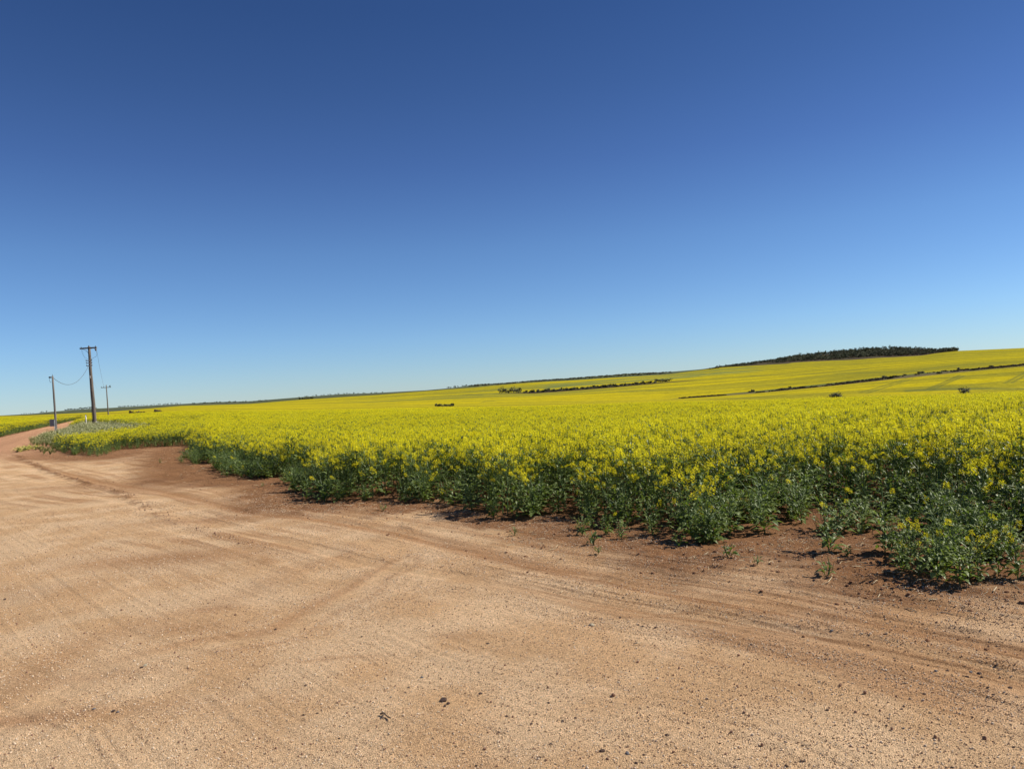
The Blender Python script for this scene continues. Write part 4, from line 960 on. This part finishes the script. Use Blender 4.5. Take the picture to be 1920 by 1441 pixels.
small = [(1560, 1187, 8), (1660, 1191, 9), (1547, 1239, 6), (1689, 1192, 5), (1677, 1231, 6), (1755, 1259, 9), (1740, 1243, 6), (1728, 1243, 5), (1776, 1256, 8), (1820, 1257, 9), (1836, 1259, 10), (1841, 1266, 6), (1813, 1269, 10), (1806, 1267, 6), (1868, 1252, 7), (1894, 1286, 10), (1852, 1288, 8), (1862, 1299, 7),
         (1883, 1297, 6), (1788, 1298, 6), (1733, 1303, 8), (1714, 1267, 6), (1584, 1248, 5), (1655, 1245, 5), (1661, 1274, 6), (1697, 1282, 6), (1551, 1330, 8), (1691, 1331, 7), (1665, 1345, 7), (1662, 1360, 9), (1694, 1366, 7), (1521, 1344, 5), (1566, 1358, 5), (1473, 1390, 7), (1505, 1396, 6), (1901, 1400, 7), (1475, 1437, 10), (1620, 1413, 6), (1785, 1436, 7),
         (1409, 1210, 7), (1333, 1190, 6), (1305, 1192, 4), (1348, 1264, 5), (1326, 1311, 6), (1166, 1369, 5)]
small.sort()
for n, (x_, y_, w_) in enumerate(small):
    half_ = [s_ for s_ in small if (s_[1] < 1275) == (y_ < 1275)]
    stone(x_, y_, w_ * .95, 'g' if n % 6 == 0 else 'd', 'small %s stone, %s in the %s band of stones at lower right' % ('grey' if n % 6 == 0 else 'dark', ordl(half_.index((x_, y_, w_)), len(half_)), 'upper' if y_ < 1275 else 'lower'), 'small stones scattered at lower right')
small2 = [(1029, 1316, 7), (1055, 1349, 7), (1079, 1344, 7), (996, 1356, 7), (1033, 1395, 8), (1012, 1420, 7), (1207, 1414, 7), (1193, 1430, 8), (1275, 1428, 7), (1350, 1394, 7), (569, 1340, 7), (637, 1361, 6), (595, 1335, 6), (665, 1325, 5), (573, 1284, 7), (848, 1105, 5), (884, 1102, 4), (854, 1104, 4), (932, 1114, 4), (678, 1193, 5), (575, 1195, 5), (893, 1433, 7), (636, 1383, 6), (368, 1405, 7), (466, 1273, 6), (307, 1408, 4)]
small2.sort(key=lambda s_: s_[0])
for n, (x_, y_, w_) in enumerate(small2):
    stone(x_, y_, w_, 'd', 'small dark stone, %s of those on the open sand left of lower right' % ordl(n, len(small2)), 'small stones on the open sand')
# twigs and straws
def stick(pts, r_, mat_, label, name, cat):
    P_ = [on_ground(*q) for q in pts]; mb = MB(); b_ = P_[0].copy(); L_ = [(p_ - b_) + Vector((0, 0, r_ + .004 + .008 * (i % 2))) for i, p_ in enumerate(P_)]
    mb.tube(L_, [r_ * (1 - .4 * i / len(L_)) for i in range(len(L_))], 5); o = mb.build(name, mat_); o.location = b_; tag(o, label, cat)
stick([(713, 1341), (720, 1342), (727, 1346), (733, 1351)], .004, M_TWIG, 'crooked dark twig on the sand below centre', 'twig', 'twig')
stick([(722, 1338), (721, 1342), (716, 1347)], .003, M_TWIG, 'short side twig crossing the crooked dark twig', 'twig', 'twig')
stick([(1553, 1093), (1558, 1087), (1561, 1083)], .0035, M_STRAW, 'pale bent straw on the soil below the lone leafy plant', 'straw', 'straw')
stick([(1863, 1113), (1869, 1108)], .0045, M_STRAW, 'pale straw on the soil at the right edge', 'straw', 'straw')
stick([(1188, 1209), (1195, 1210), (1202, 1208)], .0035, M_STRAW, 'thin pale straw on the sand right of centre', 'straw', 'straw')
# gravel
gs = [stone_mesh(700 + i, m_, 1, .7) for i, m_ in enumerate((M_PEB_T, M_PEB_T, M_PEB_L, M_PEB_L, M_PEB_D, M_PEB_D))]
GS = source('gravel_source', [bpy.data.objects.new('0%d_g' % i, m_) for i, m_ in enumerate(gs)])
def polar_pts(n, r0, r1, pw=1.0):
    r_ = r0 + (r1 - r0) * RNG.random(n) ** pw; ph = RNG.uniform(R(-37), R(37), n); return r_ * np.sin(ph), r_ * np.cos(ph)
gx, gy = polar_pts(330000, 2.7, 15, 1.35)
dn = fbm(gx * .8, gy * .8, 3, 601); dm = fbm(gx * 3, gy * 3, 2, 611)
d1 = seg_dist(gx, gy, TR1); d2 = seg_dist(gx, gy, TR2); d3 = seg_dist(gx, gy, TR3)
pr = .38 + .9 * smooth01((dn - .45) / .2) * smooth01((dm - .35) / .3) + .8 * np.exp(-((d2 - .28) / .12) ** 2) + .5 * np.exp(-((d3 - .25) / .1) ** 2)
pr *= 1 - .85 * np.exp(-(d2 / .12) ** 2); pr *= 1 - .8 * np.exp(-(d3 / .14) ** 2); pr *= 1 - .6 * np.exp(-(d1 / .2) ** 2)
kk = (RNG.random(gx.size) < pr) & ~inside(gx, gy, CANOLA); gx, gy = gx[kk], gy[kk]
n = gx.size; gz = ground_z(gx, gy); sz = np.exp(RNG.normal(math.log(.0062), .32, n)).clip(.003, .016) * (1 + .03 * np.hypot(gx, gy))
pk = RNG.choice(6, n, p=[.28, .27, .17, .16, .06, .06])
o = instancer('gravel', GS, np.stack([gx, gy, gz + sz * .15], 1), pk, RNG.uniform(0, 6.28, (n, 3)) * [.2, .2, 1], np.stack([sz, sz * RNG.uniform(.7, 1, n), sz], 1)); tag(o, kind='stuff'); print('gravel', n)
# darker chips and clods
gx, gy = polar_pts(2300, 2.8, 22, 1.2)
kk = (fbm(gx * .5, gy * .5, 3, 621) + .25 * smooth01((gx - .5) / 2) > .55) & ~inside(gx, gy, CANOLA); gx, gy = gx[kk], gy[kk]
NR = 800; t_ = RNG.random(NR); seg = RNG.choice(len(RIDGE) - 1, NR, p=np.array([.2, .2, .18, .14, .12, .06, .06, .04])); q = RIDGE[seg] * (1 - t_[:, None]) + RIDGE[seg + 1] * t_[:, None] + RNG.normal(0, .08, (NR, 2))
gx = np.concatenate([gx, q[:, 0]]); gy = np.concatenate([gy, q[:, 1]]); n = gx.size
sz = np.exp(RNG.normal(math.log(.011), .40, n)).clip(.005, .032); sz[-NR:] *= 1.2; gz = ground_z(gx, gy)
o = instancer('dark_gravel', GS, np.stack([gx, gy, gz + sz * .2], 1), 4 + RNG.integers(0, 2, n), RNG.uniform(0, 6.28, (n, 3)) * [.3, .3, 1], np.stack([sz, sz * .8, sz], 1)); tag(o, kind='stuff'); print('dark gravel', n)
# dry litter on the soil beside and under the crop
def straw_piece(seed, l_):
    random.seed(seed); mb = MB(); mb.tube([Vector((-l_ / 2, 0, 0)), Vector((0, rnd(-.1, .1) * l_, .05 * l_)), Vector((l_ / 2, 0, 0))], [.035 * l_] * 3, 4); return mb.mesh('straw', [M_STRAW])
def clod(seed): return stone_mesh(seed, simple_mat('soil_clod', (.20, .105, .06), .95, .3, 10, .1), 1, .6)
LS = source('litter_source', [bpy.data.objects.new('0%d_s' % i, straw_piece(800 + i, 1.0)) for i in range(3)] + [bpy.data.objects.new('03_c', clod(810)), bpy.data.objects.new('04_c', clod(811))])
ix, iy = [], []
gx, gy = polar_pts(60000, 4.5, 36, 1.0)
de = seg_dist(gx, gy, EDGE); ic = inside(gx, gy, CANOLA)
pr = np.where(ic, np.exp(-de / 2.5), np.exp(-(de / .9) ** 2)) * (.25 + smooth01((fbm(gx * 1.1, gy * 1.1, 3, 631) - .45) / .2)) * .55
kk = RNG.random(gx.size) < pr; gx, gy = gx[kk], gy[kk]; n = gx.size
isst = RNG.random(n) < .42; pk = np.where(isst, RNG.integers(0, 3, n), 3 + RNG.integers(0, 2, n)); sz = np.where(isst, RNG.uniform(.03, .09, n), RNG.uniform(.012, .04, n))
o = instancer('soil_litter', LS, np.stack([gx, gy, ground_z(gx, gy) + .004], 1), pk, np.stack([RNG.normal(0, .15, n), RNG.normal(0, .15, n), RNG.uniform(0, 6.28, n)], 1), np.stack([sz, sz, sz], 1)); tag(o, kind='stuff'); print('litter', n)
